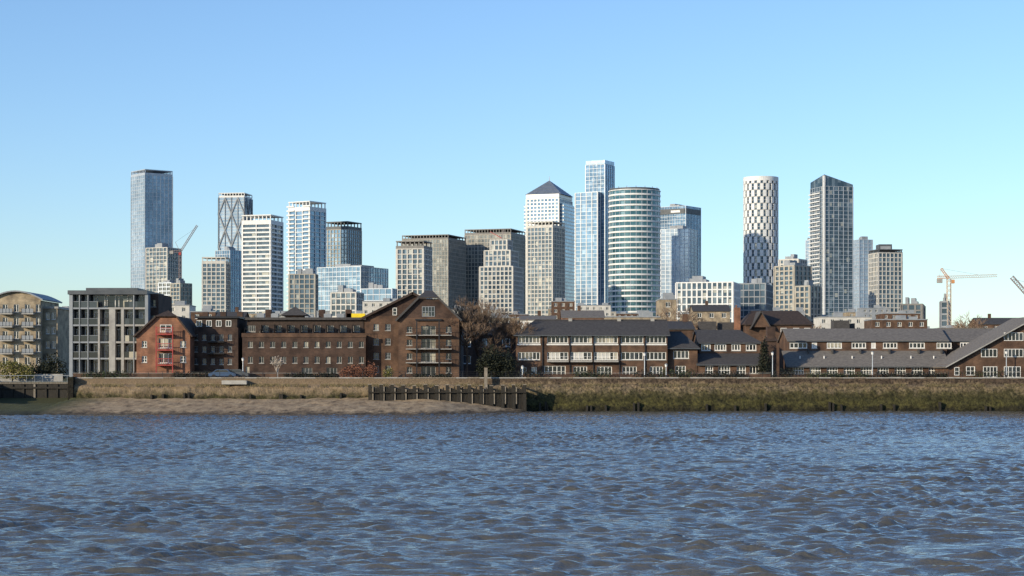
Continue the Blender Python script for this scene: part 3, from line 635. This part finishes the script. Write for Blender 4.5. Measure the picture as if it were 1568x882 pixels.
B.done()
D=297; B=Obj('brick_chimney_stack',(X(1180,D),D,GZ)); B.box('stack','bk_dark',X(1172,D),X(1189,D),D,D+3,GZ,Z(520,D)); B.box('stack_upper','bk_dark',X(1176,D),X(1188,D),D+.5,D+2.5,Z(520,D)+.01,Z(500,D)); B.slab('stack_cap','rooftile',[(X(1170,D),D-.3,Z(522,D)),(X(1191,D),D-.3,Z(522,D)),(X(1189,D),D+1,Z(516,D)),(X(1174,D),D+1,Z(516,D))],.1); B.done()
D=330; B=Obj('brick_pub_building',(X(1190,D),D,GZ)); xa,xm,xb=X(1142,D),X(1157,D),X(1243,D); ze=Z(496,D); za=Z(474,D)
shell(B,xa,xb,D,D+12,GZ,ze,'bk_mid',True)
B.slab('roof','rooftile',[(xa-.4,D-.4,ze-.1),(xb+.4,D-.4,ze-.1),(xb-1.5,D+6,za),(xm,D+6,za)],.2); B.slab('roof','rooftile',[(xm,D+6,za),(xb-1.5,D+6,za),(xb+.4,D+12.4,ze-.1),(xa-.4,D+12.4,ze-.1)],.2)
B.slab('roof','rooftile',[(xa-.4,D-.4,ze-.1),(xm,D+6,za),(xa-.4,D+12.4,ze-.1)],.1); B.slab('roof','rooftile',[(xb+.4,D-.4,ze-.1),(xb-1.5,D+6,za),(xb+.4,D+12.4,ze-.1)],.1)
B.poly('dormer','bk_mid',[(X(1150,D),D-1,ze-.6),(X(1178,D),D-1,ze-.6),(X(1164,D),D-1,za-.4)])
B.slab('dormer_roof','slate',[(X(1147,D),D-1.3,ze-.9),(X(1164,D),D-1.3,za-.2),(X(1164,D),D+5,za-.2),(X(1147,D),D+5,ze-.9)],.15); B.slab('dormer_roof','slate',[(X(1164,D),D-1.3,za-.2),(X(1181,D),D-1.3,ze-.9),(X(1181,D),D+5,ze-.9),(X(1164,D),D+5,za-.2)],.15)
B.box('chimney','bk_red',X(1128,D),X(1137,D),D+3,D+4.2,GZ,Z(470,D)); B.box('chimney_pots','bk_red',X(1130,D),X(1132,D),D+3.3,D+3.7,Z(470,D)+.01,Z(466,D))
for c in(1196,1215,1232): winproud(B,X(c,D),X(c+8,D),ze-2.2,ze-.8,D,1,0)
B.done()
low('brick_house',1012,1062,503,330,'bk_mid',roof='slate',pitched=True,rh=1.5); low('brick_house',1245,1330,506,345,'bk_mid',roof='slate'); low('brick_house',700,790,512,330,'bk_dark',roof='slate',pitched=True); low('brick_house',1062,1135,512,330,'bk_dark',roof='slate')
# ------------------------------------------------------------------ GROUND, WALLS, WATER
def tensor(name,xs,ys,zf,mat,smooth=True):
    XX,YY=np.meshgrid(xs,ys); ZZ=zf(XX,YY); nx,ny=len(xs),len(ys)
    co=np.stack([XX,YY,ZZ],-1).reshape(-1,3).astype(np.float32)
    i=np.arange(nx-1)[None,:]+np.arange(ny-1)[:,None]*nx; fc=np.stack([i,i+1,i+1+nx,i+nx],-1).reshape(-1).astype(np.int32)
    me=bpy.data.meshes.new(name); me.vertices.add(len(co)); me.vertices.foreach_set('co',co.ravel())
    nf=len(fc)//4; me.loops.add(len(fc)); me.loops.foreach_set('vertex_index',fc); me.polygons.add(nf)
    me.polygons.foreach_set('loop_start',np.arange(0,nf*4,4,dtype=np.int32)); me.polygons.foreach_set('loop_total',np.full(nf,4,dtype=np.int32))
    me.polygons.foreach_set('use_smooth',np.full(nf,smooth)); me.update(calc_edges=True); me.validate()
    me.materials.append(mat); o=bpy.data.objects.new(name,me); SC.collection.objects.link(o); return o
def snoise(x,y,seed,comps=14,l0=1.0,l1=12.0):
    r=np.random.RandomState(seed); out=np.zeros_like(x)
    for _ in range(comps):
        l=l0*(l1/l0)**r.rand(); a=r.rand()*2*np.pi; k=2*np.pi/l
        out+=np.sin(k*(np.cos(a)*x+np.sin(a)*y)+r.rand()*6.28)*l
    return out/(l1*comps**.5)
xs=np.unique(np.concatenate([np.linspace(-25000,-400,8),np.linspace(-400,-110,12),np.arange(-110,20,.6),np.linspace(20,140,40),np.linspace(140,400,10),np.linspace(400,25000,8)]))
ys=np.unique(np.concatenate([np.linspace(-20000,-30,5),[0,3,3.01,8,100,240],np.arange(250,286.3,.5),[286.45,286.46,290,320,400,700,1500,4000,9000,30000]]))
def gz(x,y):
    zb=2.0*np.clip(1-(np.clip(x,-200,60)-(-10))/16,0,1)
    zb=np.where(x<-68,1.2,zb); yw=np.where(x<-68,256,259+22*np.clip((x+12)/16,0,1))
    wl=(y-yw)/(285-yw); b=np.where(wl>0,zb*np.clip(wl,0,1)**.8,wl*1.2)
    b=b+(.22*snoise(x*.6,y*1.4,3)+.08*snoise(x,y,8,14,.8,3))*np.clip(wl+.2,0,1); b=np.maximum(b,-3)
    right=np.clip((x-2)/4,0,1); b=b*(1-right)+(-3)*right
    z=np.where(y<=286.455,b,GZ); z=np.where(y<250,np.minimum(-2.5,z),z); z=np.where(y<=3,3.9,z)
    z=np.where((x<-68.6)&(x>-84)&(y>286.455)&(y<297.5),1.0,z)
    return z
gm,nt,b=base('ground_shingle',0.9)
tc=N(nt,'ShaderNodeTexCoord'); nz=N(nt,'ShaderNodeTexNoise'); nz.inputs['Scale'].default_value=.7; nz.inputs['Detail'].default_value=11; nz.inputs['Roughness'].default_value=.78
mp=N(nt,'ShaderNodeMapping'); mp.inputs['Scale'].default_value=(1,.35,1); nt.links.new(tc.outputs['Object'],mp.inputs[0]); nt.links.new(mp.outputs[0],nz.inputs['Vector'])
r=N(nt,'ShaderNodeValToRGB'); e=r.color_ramp.elements; e[0].position=.34; e[0].color=(.09,.065,.04,1); e[1].position=.64; e[1].color=(.48,.36,.22,1); q=e.new(.48); q.color=(.30,.215,.13,1)
nt.links.new(nz.outputs['Fac'],r.inputs[0])
sp=N(nt,'ShaderNodeSeparateXYZ'); nt.links.new(tc.outputs['Object'],sp.inputs[0])
mr=N(nt,'ShaderNodeMapRange'); mr.inputs[1].default_value=-60; mr.inputs[2].default_value=-67; nt.links.new(sp.outputs[0],mr.inputs[0])
mx=N(nt,'ShaderNodeMix',data_type='RGBA'); nt.links.new(mr.outputs[0],mx.inputs[0]); nt.links.new(r.outputs[0],mx.inputs[6]); mx.inputs[7].default_value=(.06,.062,.022,1)
zj=N(nt,'ShaderNodeMath',operation='MULTIPLY_ADD'); zj.inputs[1].default_value=1.6; nt.links.new(nz.outputs['Fac'],zj.inputs[0]); nt.links.new(sp.outputs[2],zj.inputs[2])
mr2=N(nt,'ShaderNodeMapRange'); mr2.inputs[1].default_value=.95; mr2.inputs[2].default_value=1.4; mr2.inputs[3].default_value=.28; mr2.inputs[4].default_value=1; nt.links.new(zj.outputs[0],mr2.inputs[0])
vs=N(nt,'ShaderNodeVectorMath',operation='SCALE'); nt.links.new(mx.outputs[2],vs.inputs[0]); nt.links.new(mr2.outputs[0],vs.inputs['Scale']); nt.links.new(vs.outputs[0],b.inputs['Base Color'])
bp=N(nt,'ShaderNodeBump'); bp.inputs['Strength'].default_value=.5; bp.inputs['Distance'].default_value=.15; nt.links.new(nz.outputs['Fac'],bp.inputs['Height']); nt.links.new(bp.outputs[0],b.inputs['Normal'])
tensor('ground',xs,ys,gz,gm)
B=Obj('promenade_path',(0,289,GZ),single=True); B.box('path','asphalt',-67,400,286.95,291.5,GZ-.1,GZ+.03); B.done()
# river wall
wm,nt,b=base('river_wall_masonry',0.9)
tc=N(nt,'ShaderNodeTexCoord'); sp=N(nt,'ShaderNodeSeparateXYZ'); nt.links.new(tc.outputs['Object'],sp.inputs[0])
nz=N(nt,'ShaderNodeTexNoise'); nz.inputs['Scale'].default_value=.7; nz.inputs['Detail'].default_value=10; nz.inputs['Roughness'].default_value=.7; nt.links.new(tc.outputs['Object'],nz.inputs['Vector'])
n2=N(nt,'ShaderNodeTexNoise'); n2.inputs['Scale'].default_value=2.6; n2.inputs['Detail'].default_value=8; n2.inputs['Roughness'].default_value=.8; nt.links.new(tc.outputs['Object'],n2.inputs['Vector'])
m1=N(nt,'ShaderNodeMath',operation='MULTIPLY_ADD'); m1.inputs[1].default_value=4.0; m1.inputs[2].default_value=-2.0; nt.links.new(nz.outputs['Fac'],m1.inputs[0])
a1=N(nt,'ShaderNodeMath',operation='ADD'); nt.links.new(sp.outputs[2],a1.inputs[0]); nt.links.new(m1.outputs[0],a1.inputs[1])
mr=N(nt,'ShaderNodeMapRange'); mr.inputs[1].default_value=-.5; mr.inputs[2].default_value=5.5; nt.links.new(a1.outputs[0],mr.inputs[0])
rp=N(nt,'ShaderNodeValToRGB'); e=rp.color_ramp.elements
e[0].position=.0; e[0].color=(.016,.014,.010,1); e[1].position=1; e[1].color=(.10,.072,.05,1)
for p_,c in((.16,(.026,.024,.011)),(.28,(.066,.062,.02)),(.42,(.042,.040,.016)),(.54,(.070,.062,.028)),(.64,(.15,.12,.075)),(.76,(.19,.145,.095)),(.85,(.075,.055,.042))):
    q=e.new(p_); q.color=c4(c)
nt.links.new(mr.outputs[0],rp.inputs[0])
r2=N(nt,'ShaderNodeValToRGB'); r2.color_ramp.elements[0].position=.38; r2.color_ramp.elements[0].color=(.2,.2,.2,1); r2.color_ramp.elements[1].position=.62; r2.color_ramp.elements[1].color=(1.7,1.65,1.55,1)
nt.links.new(n2.outputs['Fac'],r2.inputs[0])
mx=N(nt,'ShaderNodeMix',data_type='RGBA',blend_type='MULTIPLY'); mx.inputs[0].default_value=1; nt.links.new(rp.outputs[0],mx.inputs[6]); nt.links.new(r2.outputs[0],mx.inputs[7])
mw=N(nt,'ShaderNodeMapRange'); mw.inputs[1].default_value=2; mw.inputs[2].default_value=-14; mw.inputs[4].default_value=.65; nt.links.new(sp.outputs[0],mw.inputs[0])
mzz=N(nt,'ShaderNodeMapRange'); mzz.inputs[1].default_value=2.2; mzz.inputs[2].default_value=3.2; nt.links.new(a1.outputs[0],mzz.inputs[0])
mm=N(nt,'ShaderNodeMath',operation='MULTIPLY'); nt.links.new(mw.outputs[0],mm.inputs[0]); nt.links.new(mzz.outputs[0],mm.inputs[1])
mx3=N(nt,'ShaderNodeMix',data_type='RGBA'); nt.links.new(mm.outputs[0],mx3.inputs[0]); nt.links.new(mx.outputs[2],mx3.inputs[6]); mx3.inputs[7].default_value=(.27,.20,.13,1)
nt.links.new(mx3.outputs[2],b.inputs['Base Color'])
bp=N(nt,'ShaderNodeBump'); bp.inputs['Strength'].default_value=1; bp.inputs['Distance'].default_value=.25; nt.links.new(n2.outputs['Fac'],bp.inputs['Height']); nt.links.new(bp.outputs[0],b.inputs['Normal'])
M['rwall']=wm
xsw=np.concatenate([np.arange(-68,110,.3),[130,200,400]]); prof=[(286.9,5.05),(286.0,5.05),(286.0,4.6),(286.0,4.15),(285.5,4.0),(285.15,3.8),(285.1,3.5),(285.0,3.1),(284.85,2.6),(284.7,2.1),(284.6,1.6),(284.45,1.0),(284.3,.5),(284.2,0),(284.1,-1)]
nx,n=len(xsw),len(prof); V=[]
for j,(y,z) in enumerate(prof):
    for x in xsw:
        k=0 if j<4 else 1
        dn=mnoise.fractal(Vector((x*.45,z*.9,3.3)),1,2,4)*.34*k
        V.append((x,y-dn,z+dn*.25*(1 if j>4 else 0)))
Fc=[(j*nx+i,(j+1)*nx+i,(j+1)*nx+i+1,j*nx+i+1) for j in range(n-1) for i in range(nx-1)]
me=bpy.data.meshes.new('wall_face'); me.from_pydata(V,[],Fc); me.materials.append(wm); me.update()
par=bpy.data.objects.new('river_wall',None); SC.collection.objects.link(par)
o=bpy.data.objects.new('wall_face',me); SC.collection.objects.link(o); o.parent=par
B=Obj('river_wall_coping',(0,286,GZ))
x=-68
while x<110:
    B.box('coping_stones','concrete' if random.random()<.6 else 'timber_l',x,x+1.78,285.9,286.5,5.06,5.06+random.uniform(.14,.2)); x+=1.8
B.box('buttress','rwall',X(105,285),X(113,285),284.5,286.9,.3,5.3)
B.box('outfall_block','concrete',X(340,285),X(378,285),284.6,285.9,4.15,4.75)
for i in range(26):
    x=random.uniform(4,100); B.box('fender_timbers','timber',x,x+.3,283.8,284.5,-.5,random.uniform(.7,1.5))
for i in range(9):
    x=random.uniform(-66,-24); B.box('fender_timbers','timber',x,x+.28,284.2,284.9,.5,random.uniform(2.4,3.2))
B.box('coping_return','rwall',-68.2,-67.4,286.0,298,.2,5.02)
B.done()
B=Obj('dock_gate',(-75,297,1)); B.box('gate_leaf','timber',-84,-68.21,297.0,297.6,0,4.2)
for i in range(9): B.box('gate_ribs','timber_l' if i%4==0 else 'timber',-83.5+i*1.8,-83.2+i*1.8,296.8,296.99,0,4.1)
B.box('gate_beam','timber',-84,-68.21,296.7,296.79,3.4,3.7); B.box('gate_walkway','timber_l',-84,-68.21,296.9,298,4.21,4.4); railing(B,-84,-68.4,297.1,4.45,1.1,'grey',1.2,.04); B.done()
B=Obj('dock_side_wall',(-86,286,1)); B.box('wall','rwall',-130,-84.01,284,298,-1,4.3); B.box('steps','concrete',-84.0,-82.5,286,290,0,3.2); B.box('coping','concrete',-130,-83.9,283.8,284.5,4.31,4.5); B.done()
B=Obj('pale_garden_wall',(-78,302,GZ)); B.box('wall','concrete',X(18,302),X(96,302),302,302.4,GZ-.5,GZ+.75); B.box('wall_upper','concrete',X(-30,302),X(20,302),302,302.4,GZ-.5,GZ+.3); B.box('piers','concrete',X(40,302),X(42,302),301.8,301.99,GZ-.4,GZ+1); B.done()
# timber fender
B=Obj('timber_pile_fender',(-9,281,1)); xa,xb=X(565,282),X(806,282)
n=14; st=(xb-xa-.5)/n
for i in range(n+1):
    x=xa+(xb-xa-.5)*i/n; h=Z(590,282)+random.uniform(-.12,.12); ln=random.uniform(-.06,.06)
    B.raw('piles','timber',[(x,281,0),(x+.5,281,0),(x+.5,281.5,0),(x,281.5,0),(x+ln,281,h),(x+.5+ln,281,h),(x+.5+ln,281.5,h),(x+ln,281.5,h)],[(0,1,5,4),(1,2,6,5),(2,3,7,6),(3,0,4,7),(4,5,6,7)])
    B.box('pile_caps','timber_l',x+ln-.05,x+.55+ln,280.9,281.6,h+.004,h+.12)  # pale cap colour stands in for sunlight on the pile tops
    B.box('ties','timber_l',x+.1,x+.35,281.7,285,h-.5,h-.3)
    if i<n:
        B.box('sheeting_upper','timber',x+.52,x+st-.02,281.62,281.75,0,h-.8-random.uniform(0,.2))
        a=x+.54
        for k in range(5):
            w_=(st-.56)/5; hh=h-random.uniform(.15,.7)
            B.box('boards' if k else 'sunlit_edge_board','timber_l' if k==0 else 'timber',a+.01,a+w_-.02,281.3+.05*(k%2)-(.22 if k==0 else 0),281.6,1.2 if k==0 else .3,hh); a+=w_  # first board of each bay is paler: sunlit left edge put into its colour
B.box('wale','timber',xa,xb,280.75,280.99,2.9,3.05)
B.done()
B=Obj('promenade_railing',(0,286.6,GZ)); x=-67
while x<112:
    B.box('posts','black',x-.035,x+.035,286.55,286.62,5.05,6.1); x+=2.2
for z in(5.45,5.75,6.07): B.box('rails','black',-67,112,286.57,286.6,z,z+.035)
B.done()
B=Obj('garden_wall',(0,292,GZ))
for a,b_ in((112,330),(380,520),(800,1180),(1195,1700)):
    B.box('brick_wall','bk_mid',X(a,292),X(b_,292),292,292.25,GZ-.1,GZ+.55+random.uniform(0,.3)); B.box('wall_cap','concrete',X(a,292),X(b_,292),291.95,292.3,GZ+.86,GZ+.91)
B.done()
def lamp(px,top,D=289.5):
    x=X(px,D); zt=Z(top,D); B=Obj('street_lamp',(x,D,GZ)); B.tube('base','black',(x,D,GZ),(x,D,GZ+.6),.12,.1,8); B.tube('pole','pale',(x,D,GZ+.6),(x,D,zt-.5),.075,.055,8)
    B.tube('lantern','lampglass',(x,D,zt-.5),(x,D,zt-.12),.14,.22,8); B.tube('lantern_cap','grey',(x,D,zt-.12),(x,D,zt+.05),.26,.05,8); B.done()
for p_,t in((987,540),(1183,539),(1336,538),(1541,537),(800,560),(372,548),(1020,557)): lamp(p_,t)
B=Obj('mooring_post',(X(744,285),285,3)); B.box('post','timber_l',X(744,285)-.25,X(744,285)+.25,284.4,285,2,6.7); B.box('post_cap','timber',X(744,285)-.32,X(744,285)+.32,284.35,285.05,6.71,6.85); B.done()
def car(px,D,matn):
    x=X(px,D); B=Obj('parked_car',(x,D,GZ)); L=2.1
    prof=[(-L,.35),(-L,.8),(-1.55,.95),(-.85,1.42),(.75,1.45),(1.25,1.0),(1.95,.85),(L,.6),(L,.35)]
    n=len(prof); pts=[(x+a,D,GZ+.03+z) for a,z in prof]+[(x+a,D+1.7,GZ+.03+z) for a,z in prof]
    B.raw('body',matn,pts,[tuple(range(n)),tuple(range(2*n-1,n-1,-1))]+[(i,i+n,(i+1)%n+n,(i+1)%n) for i in range(n)])
    B.raw('side_windows','gwin',[(x-1.3,D-.01,GZ+1.0),(x+1.1,D-.01,GZ+1.0),(x+.7,D-.01,GZ+1.4),(x-.8,D-.01,GZ+1.38)],[(0,1,2,3)])
    for w_ in(-1.3,1.3):
        for yy in(-.03,1.5): B.tube('wheels','black',(x+w_,D+yy,GZ+.36),(x+w_,D+yy+.22,GZ+.36),.33,.33,12)
    B.done()
car(340,288.5,'carblue'); car(360,289.3,'dgrey')
# ------------------------------------------------------------------ VEGETATION
def bare_tree(name,x,y,z0,h,bark='bark',twig='twig',levels=6,spread=.55,kids=3,tr=.2,minr=.02,up=.12):
    B=Obj(name,(x,y,z0))
    def rec(p,d,L,r,lv):
        q=p+d*L; B.tube('trunk_and_limbs' if lv>2 else 'twigs',bark if lv>2 else twig,p,q,r,max(minr*.7,r*.65),5 if lv>3 else 3)
        if lv==0: return
        for i in range(kids if lv<levels else kids+1):
            dd=(d+Vector((random.gauss(0,spread),random.gauss(0,spread),random.gauss(up,spread*.6)))).normalized()
            st=p+d*L*random.uniform(.55,1.0)
            rec(st,dd,L*random.uniform(.62,.85),max(minr,r*.6),lv-1)
    rec(Vector((x,y,z0)),Vector((random.uniform(-.05,.05),0,1)),h*.27,tr,levels); B.done()
def foliage(name,blobs,mat,n,size,trunk=None):
    B=Obj(name,(blobs[0][0],blobs[0][1],GZ))
    if trunk: B.tube('trunk','bark',trunk[0],trunk[1],.25,.08,6)
    tot=sum(b[3]*b[5] for b in blobs)
    for (cx,cy,cz,rx,ry,rz) in blobs:
        for _ in range(int(n*rx*rz/tot)):
            v=Vector((random.gauss(0,1),random.gauss(0,1),random.gauss(0,1))).normalized()*(random.random()**.35)
            wob=1+.6*mnoise.noise(Vector((cx+v.x*2.5,v.y*2.5,cz+v.z*2.5)))
            p=Vector((cx+v.x*rx*wob,cy+v.y*ry*wob,cz+v.z*rz*wob))
            if p.z<GZ: continue
            a=Vector((random.gauss(0,1),random.gauss(0,1),random.gauss(0,1))).normalized()*size*random.uniform(.5,1.2); b_=a.orthogonal().normalized()*size*random.uniform(.3,.8)
            B.poly('foliage',mat,[p-a,p+b_,p+a,p-b_])
    B.done()
for (px_,D,h) in((715,297,13.6),(735,302,15.4),(757,300,14.8),(778,301,12.6)):
    bare_tree('bare_tree',X(px_,D),D,GZ,h,levels=7,spread=.44,up=.2,minr=.018)
foliage('evergreen_tree',[(X(755,294),294,7.6,2.0,2,2.5),(X(775,294),294,7.0,1.8,1.8,2.2),(X(742,294),294,6.6,1.4,1.5,1.8)],'leafd',5000,.19,((X(757,294),294,GZ),(X(757,294),294,8.5)))
bare_tree('small_bare_tree',X(425,290),290,GZ,4.6,'bark_w','bark_w',5,.42,3,.14,.028,up=.25)
bare_tree('bare_tree',X(20,300),300,GZ,4,'bark','leafy',5,.5,3,.1,.02)
foliage('shrub',[(X(15,300),300,6.4,2.4,1.2,1.7),(X(38,300),300,6,1.5,1,1.3)],'leafy',1500,.18)
foliage('dark_hedge',[(X(80,304),304,6.5,2.4,1.2,2.3),(X(55,304),304,6,2,1,1.5)],'leafd',1800,.2)
foliage('russet_bush',[(X(536,290),290,5.9,1.6,1,1.1),(X(551,290),290,6.0,1.1,1,1.1),(X(569,290),290,6.2,1.1,1,1.2)],'leafr',3000,.13)
foliage('shrub',[(X(594,290),290,5.8,.9,.8,.9)],'leafy',500,.12)
foliage('conifer_tree',[(X(1171,295),295,6.2,1.2,1.2,1.5),(X(1171,295),295,8,1.0,1,1.6),(X(1170,295),295,9.8,.6,.6,1.5)],'leafd',2600,.16,((X(1171,295),295,GZ),(X(1171,295),295,10)))
for (a,b_,h,m_) in((800,830,.9,'leafd'),(885,935,1.0,'leafg'),(975,1000,1.0,'leafd'),(1015,1065,1.2,'leafg'),(1068,1140,.8,'leafd'),(1185,1215,1.1,'leafd'),(1240,1330,.7,'leafg'),(1345,1450,.8,'leafd'),(1470,1560,.9,'leafg'),(440,515,.6,'leafd'),(270,330,.7,'leafd'),(640,700,.5,'leafd'),(130,200,.7,'leafg')):
    bl=[]; c=a
    while c<b_:
        bl.append((X(c,291),291+random.uniform(-.2,.6),5.2+h*.45,.9*random.uniform(.7,1.2),.6,h*random.uniform(.6,1.1))); c+=random.uniform(8,15)
    foliage('hedge',bl,m_,int((b_-a)*16),.13)
for (px_,D,h) in((1030,450,19),(1046,455,21),(1080,455,19),(1098,460,20),(1475,500,20),(1488,505,21),(1500,500,17),(1462,510,17),(50,420,12),(95,400,11),(795,420,13),(700,420,16),(1240,420,14)):
    bare_tree('bare_tree',X(px_,D),D,GZ,h,levels=6,spread=.5,minr=.045,tr=.3)
B=Obj('wall_weeds',(0,285,4),single=True)
for i in range(6500):
    x=random.uniform(-66,100)
    if mnoise.noise(Vector((x*.25,0,0)))<-.15: continue
    y=random.uniform(284.9,285.7); z=4.0+(y-285.5)*.4; h=random.uniform(.08,.4); w_=random.uniform(.03,.1); a=random.uniform(-.2,.2)
    B.poly('weeds','weed',[(x-w_,y,z),(x+w_,y,z),(x+a,y-.1,z+h)])
B.done()
# ------------------------------------------------------------------ water
def graded(a,b,s0,s1):
    out=[a]
    while out[-1]<b: out.append(out[-1]+s0+(s1-s0)*(out[-1]-a)/(b-a))
    return np.array(out)
ysw=np.concatenate([np.linspace(3.2,40,12),graded(42,288,.09,.40),[300]])
xsw2=np.concatenate([[-6000,-2000,-700,-250,-130],np.arange(-94,94,.2),[130,250,700,2000,6000]])
def wz(x,y):
    r=np.random.RandomState(21); out=np.zeros_like(x)
    gust=1+.45*snoise(x,y*.6,9,10,12,60)
    wx=x+1.2*snoise(x,y,31,8,5,20); wy=y+1.2*snoise(x,y,37,8,5,20)
    for i in range(44):
        l=.5*(2.0/.5)**r.rand(); a=np.pi/2+.2+r.normal(0,.6); k=2*np.pi/l
        ph=k*(np.cos(a)*wx+np.sin(a)*wy)+r.rand()*6.28
        out+=.0078*l*r.uniform(.5,1.3)*np.sin(ph)
    out=out*gust; out=out+3.5*out*np.abs(out)
    inside=(np.abs(x)<95)&(y>41)&(y<289)
    return np.where(inside,out,0)
wt,nt,b=base('river_water',0.05,0,0.5); b.inputs['IOR'].default_value=1.33
tc=N(nt,'ShaderNodeTexCoord'); mp=N(nt,'ShaderNodeMapping'); mp.inputs['Scale'].default_value=(.55,1.3,1); mp.inputs['Rotation'].default_value=(0,0,.15); nt.links.new(tc.outputs['Object'],mp.inputs[0])
nz=N(nt,'ShaderNodeTexNoise'); nz.inputs['Scale'].default_value=3.0; nz.inputs['Detail'].default_value=4; nz.inputs['Roughness'].default_value=.55; nt.links.new(mp.outputs[0],nz.inputs['Vector'])
bp=N(nt,'ShaderNodeBump'); bp.inputs['Strength'].default_value=1; bp.inputs['Distance'].default_value=.12; nt.links.new(nz.outputs['Fac'],bp.inputs['Height']); nt.links.new(bp.outputs[0],b.inputs['Normal'])
n3=N(nt,'ShaderNodeTexNoise'); n3.inputs['Scale'].default_value=.03; n3.inputs['Detail'].default_value=4; nt.links.new(tc.outputs['Object'],n3.inputs['Vector'])
r3=N(nt,'ShaderNodeValToRGB'); r3.color_ramp.elements[0].position=.35; r3.color_ramp.elements[0].color=(.075,.074,.066,1); r3.color_ramp.elements[1].position=.65; r3.color_ramp.elements[1].color=(.105,.098,.08,1)
nt.links.new(n3.outputs['Fac'],r3.inputs[0]); nt.links.new(r3.outputs[0],b.inputs['Base Color'])
tensor('river_water',xsw2,ysw,wz,wt)
# ------------------------------------------------------------------ light, sky, camera
az=math.radians(50); el=math.radians(16)
sp_=Vector((-math.sin(az)*math.cos(el),-math.cos(az)*math.cos(el),math.sin(el)))
ld=bpy.data.lights.new('sun','SUN'); ld.energy=5.0; ld.angle=math.radians(.5); ld.color=(1,.86,.64)
lo=bpy.data.objects.new('sun',ld); SC.collection.objects.link(lo); lo.rotation_euler=(-sp_).to_track_quat('-Z','Y').to_euler(); lo.location=sp_*300
W=bpy.data.worlds.new('World'); SC.world=W; W.use_nodes=True; nt=W.node_tree; bg=nt.nodes['Background']
sk=nt.nodes.new('ShaderNodeTexSky'); sk.sky_type='NISHITA'; sk.sun_disc=False; sk.sun_elevation=el; sk.sun_rotation=math.atan2(sp_.x,sp_.y); sk.altitude=0; sk.air_density=1.0; sk.dust_density=.3; sk.ozone_density=3.0
tm=nt.nodes.new('ShaderNodeMix'); tm.data_type='RGBA'; tm.blend_type='MULTIPLY'; tm.inputs[0].default_value=1; tm.inputs[7].default_value=(1.20,1.31,1.50,1)
nt.links.new(sk.outputs[0],tm.inputs[6]); nt.links.new(tm.outputs[2],bg.inputs[0]); bg.inputs[1].default_value=.13
cd=bpy.data.cameras.new('camera'); co=bpy.data.objects.new('camera',cd); SC.collection.objects.link(co); co.location=(0,0,EYE); co.rotation_euler=(math.radians(90),0,0)
cd.sensor_width=36; cd.lens=36*F/1568; cd.shift_y=(HZ-441)/1568; cd.clip_start=.5; cd.clip_end=60000
SC.camera=co
SC.view_settings.view_transform='Standard'; SC.view_settings.look='None'; SC.view_settings.exposure=0; SC.view_settings.gamma=1
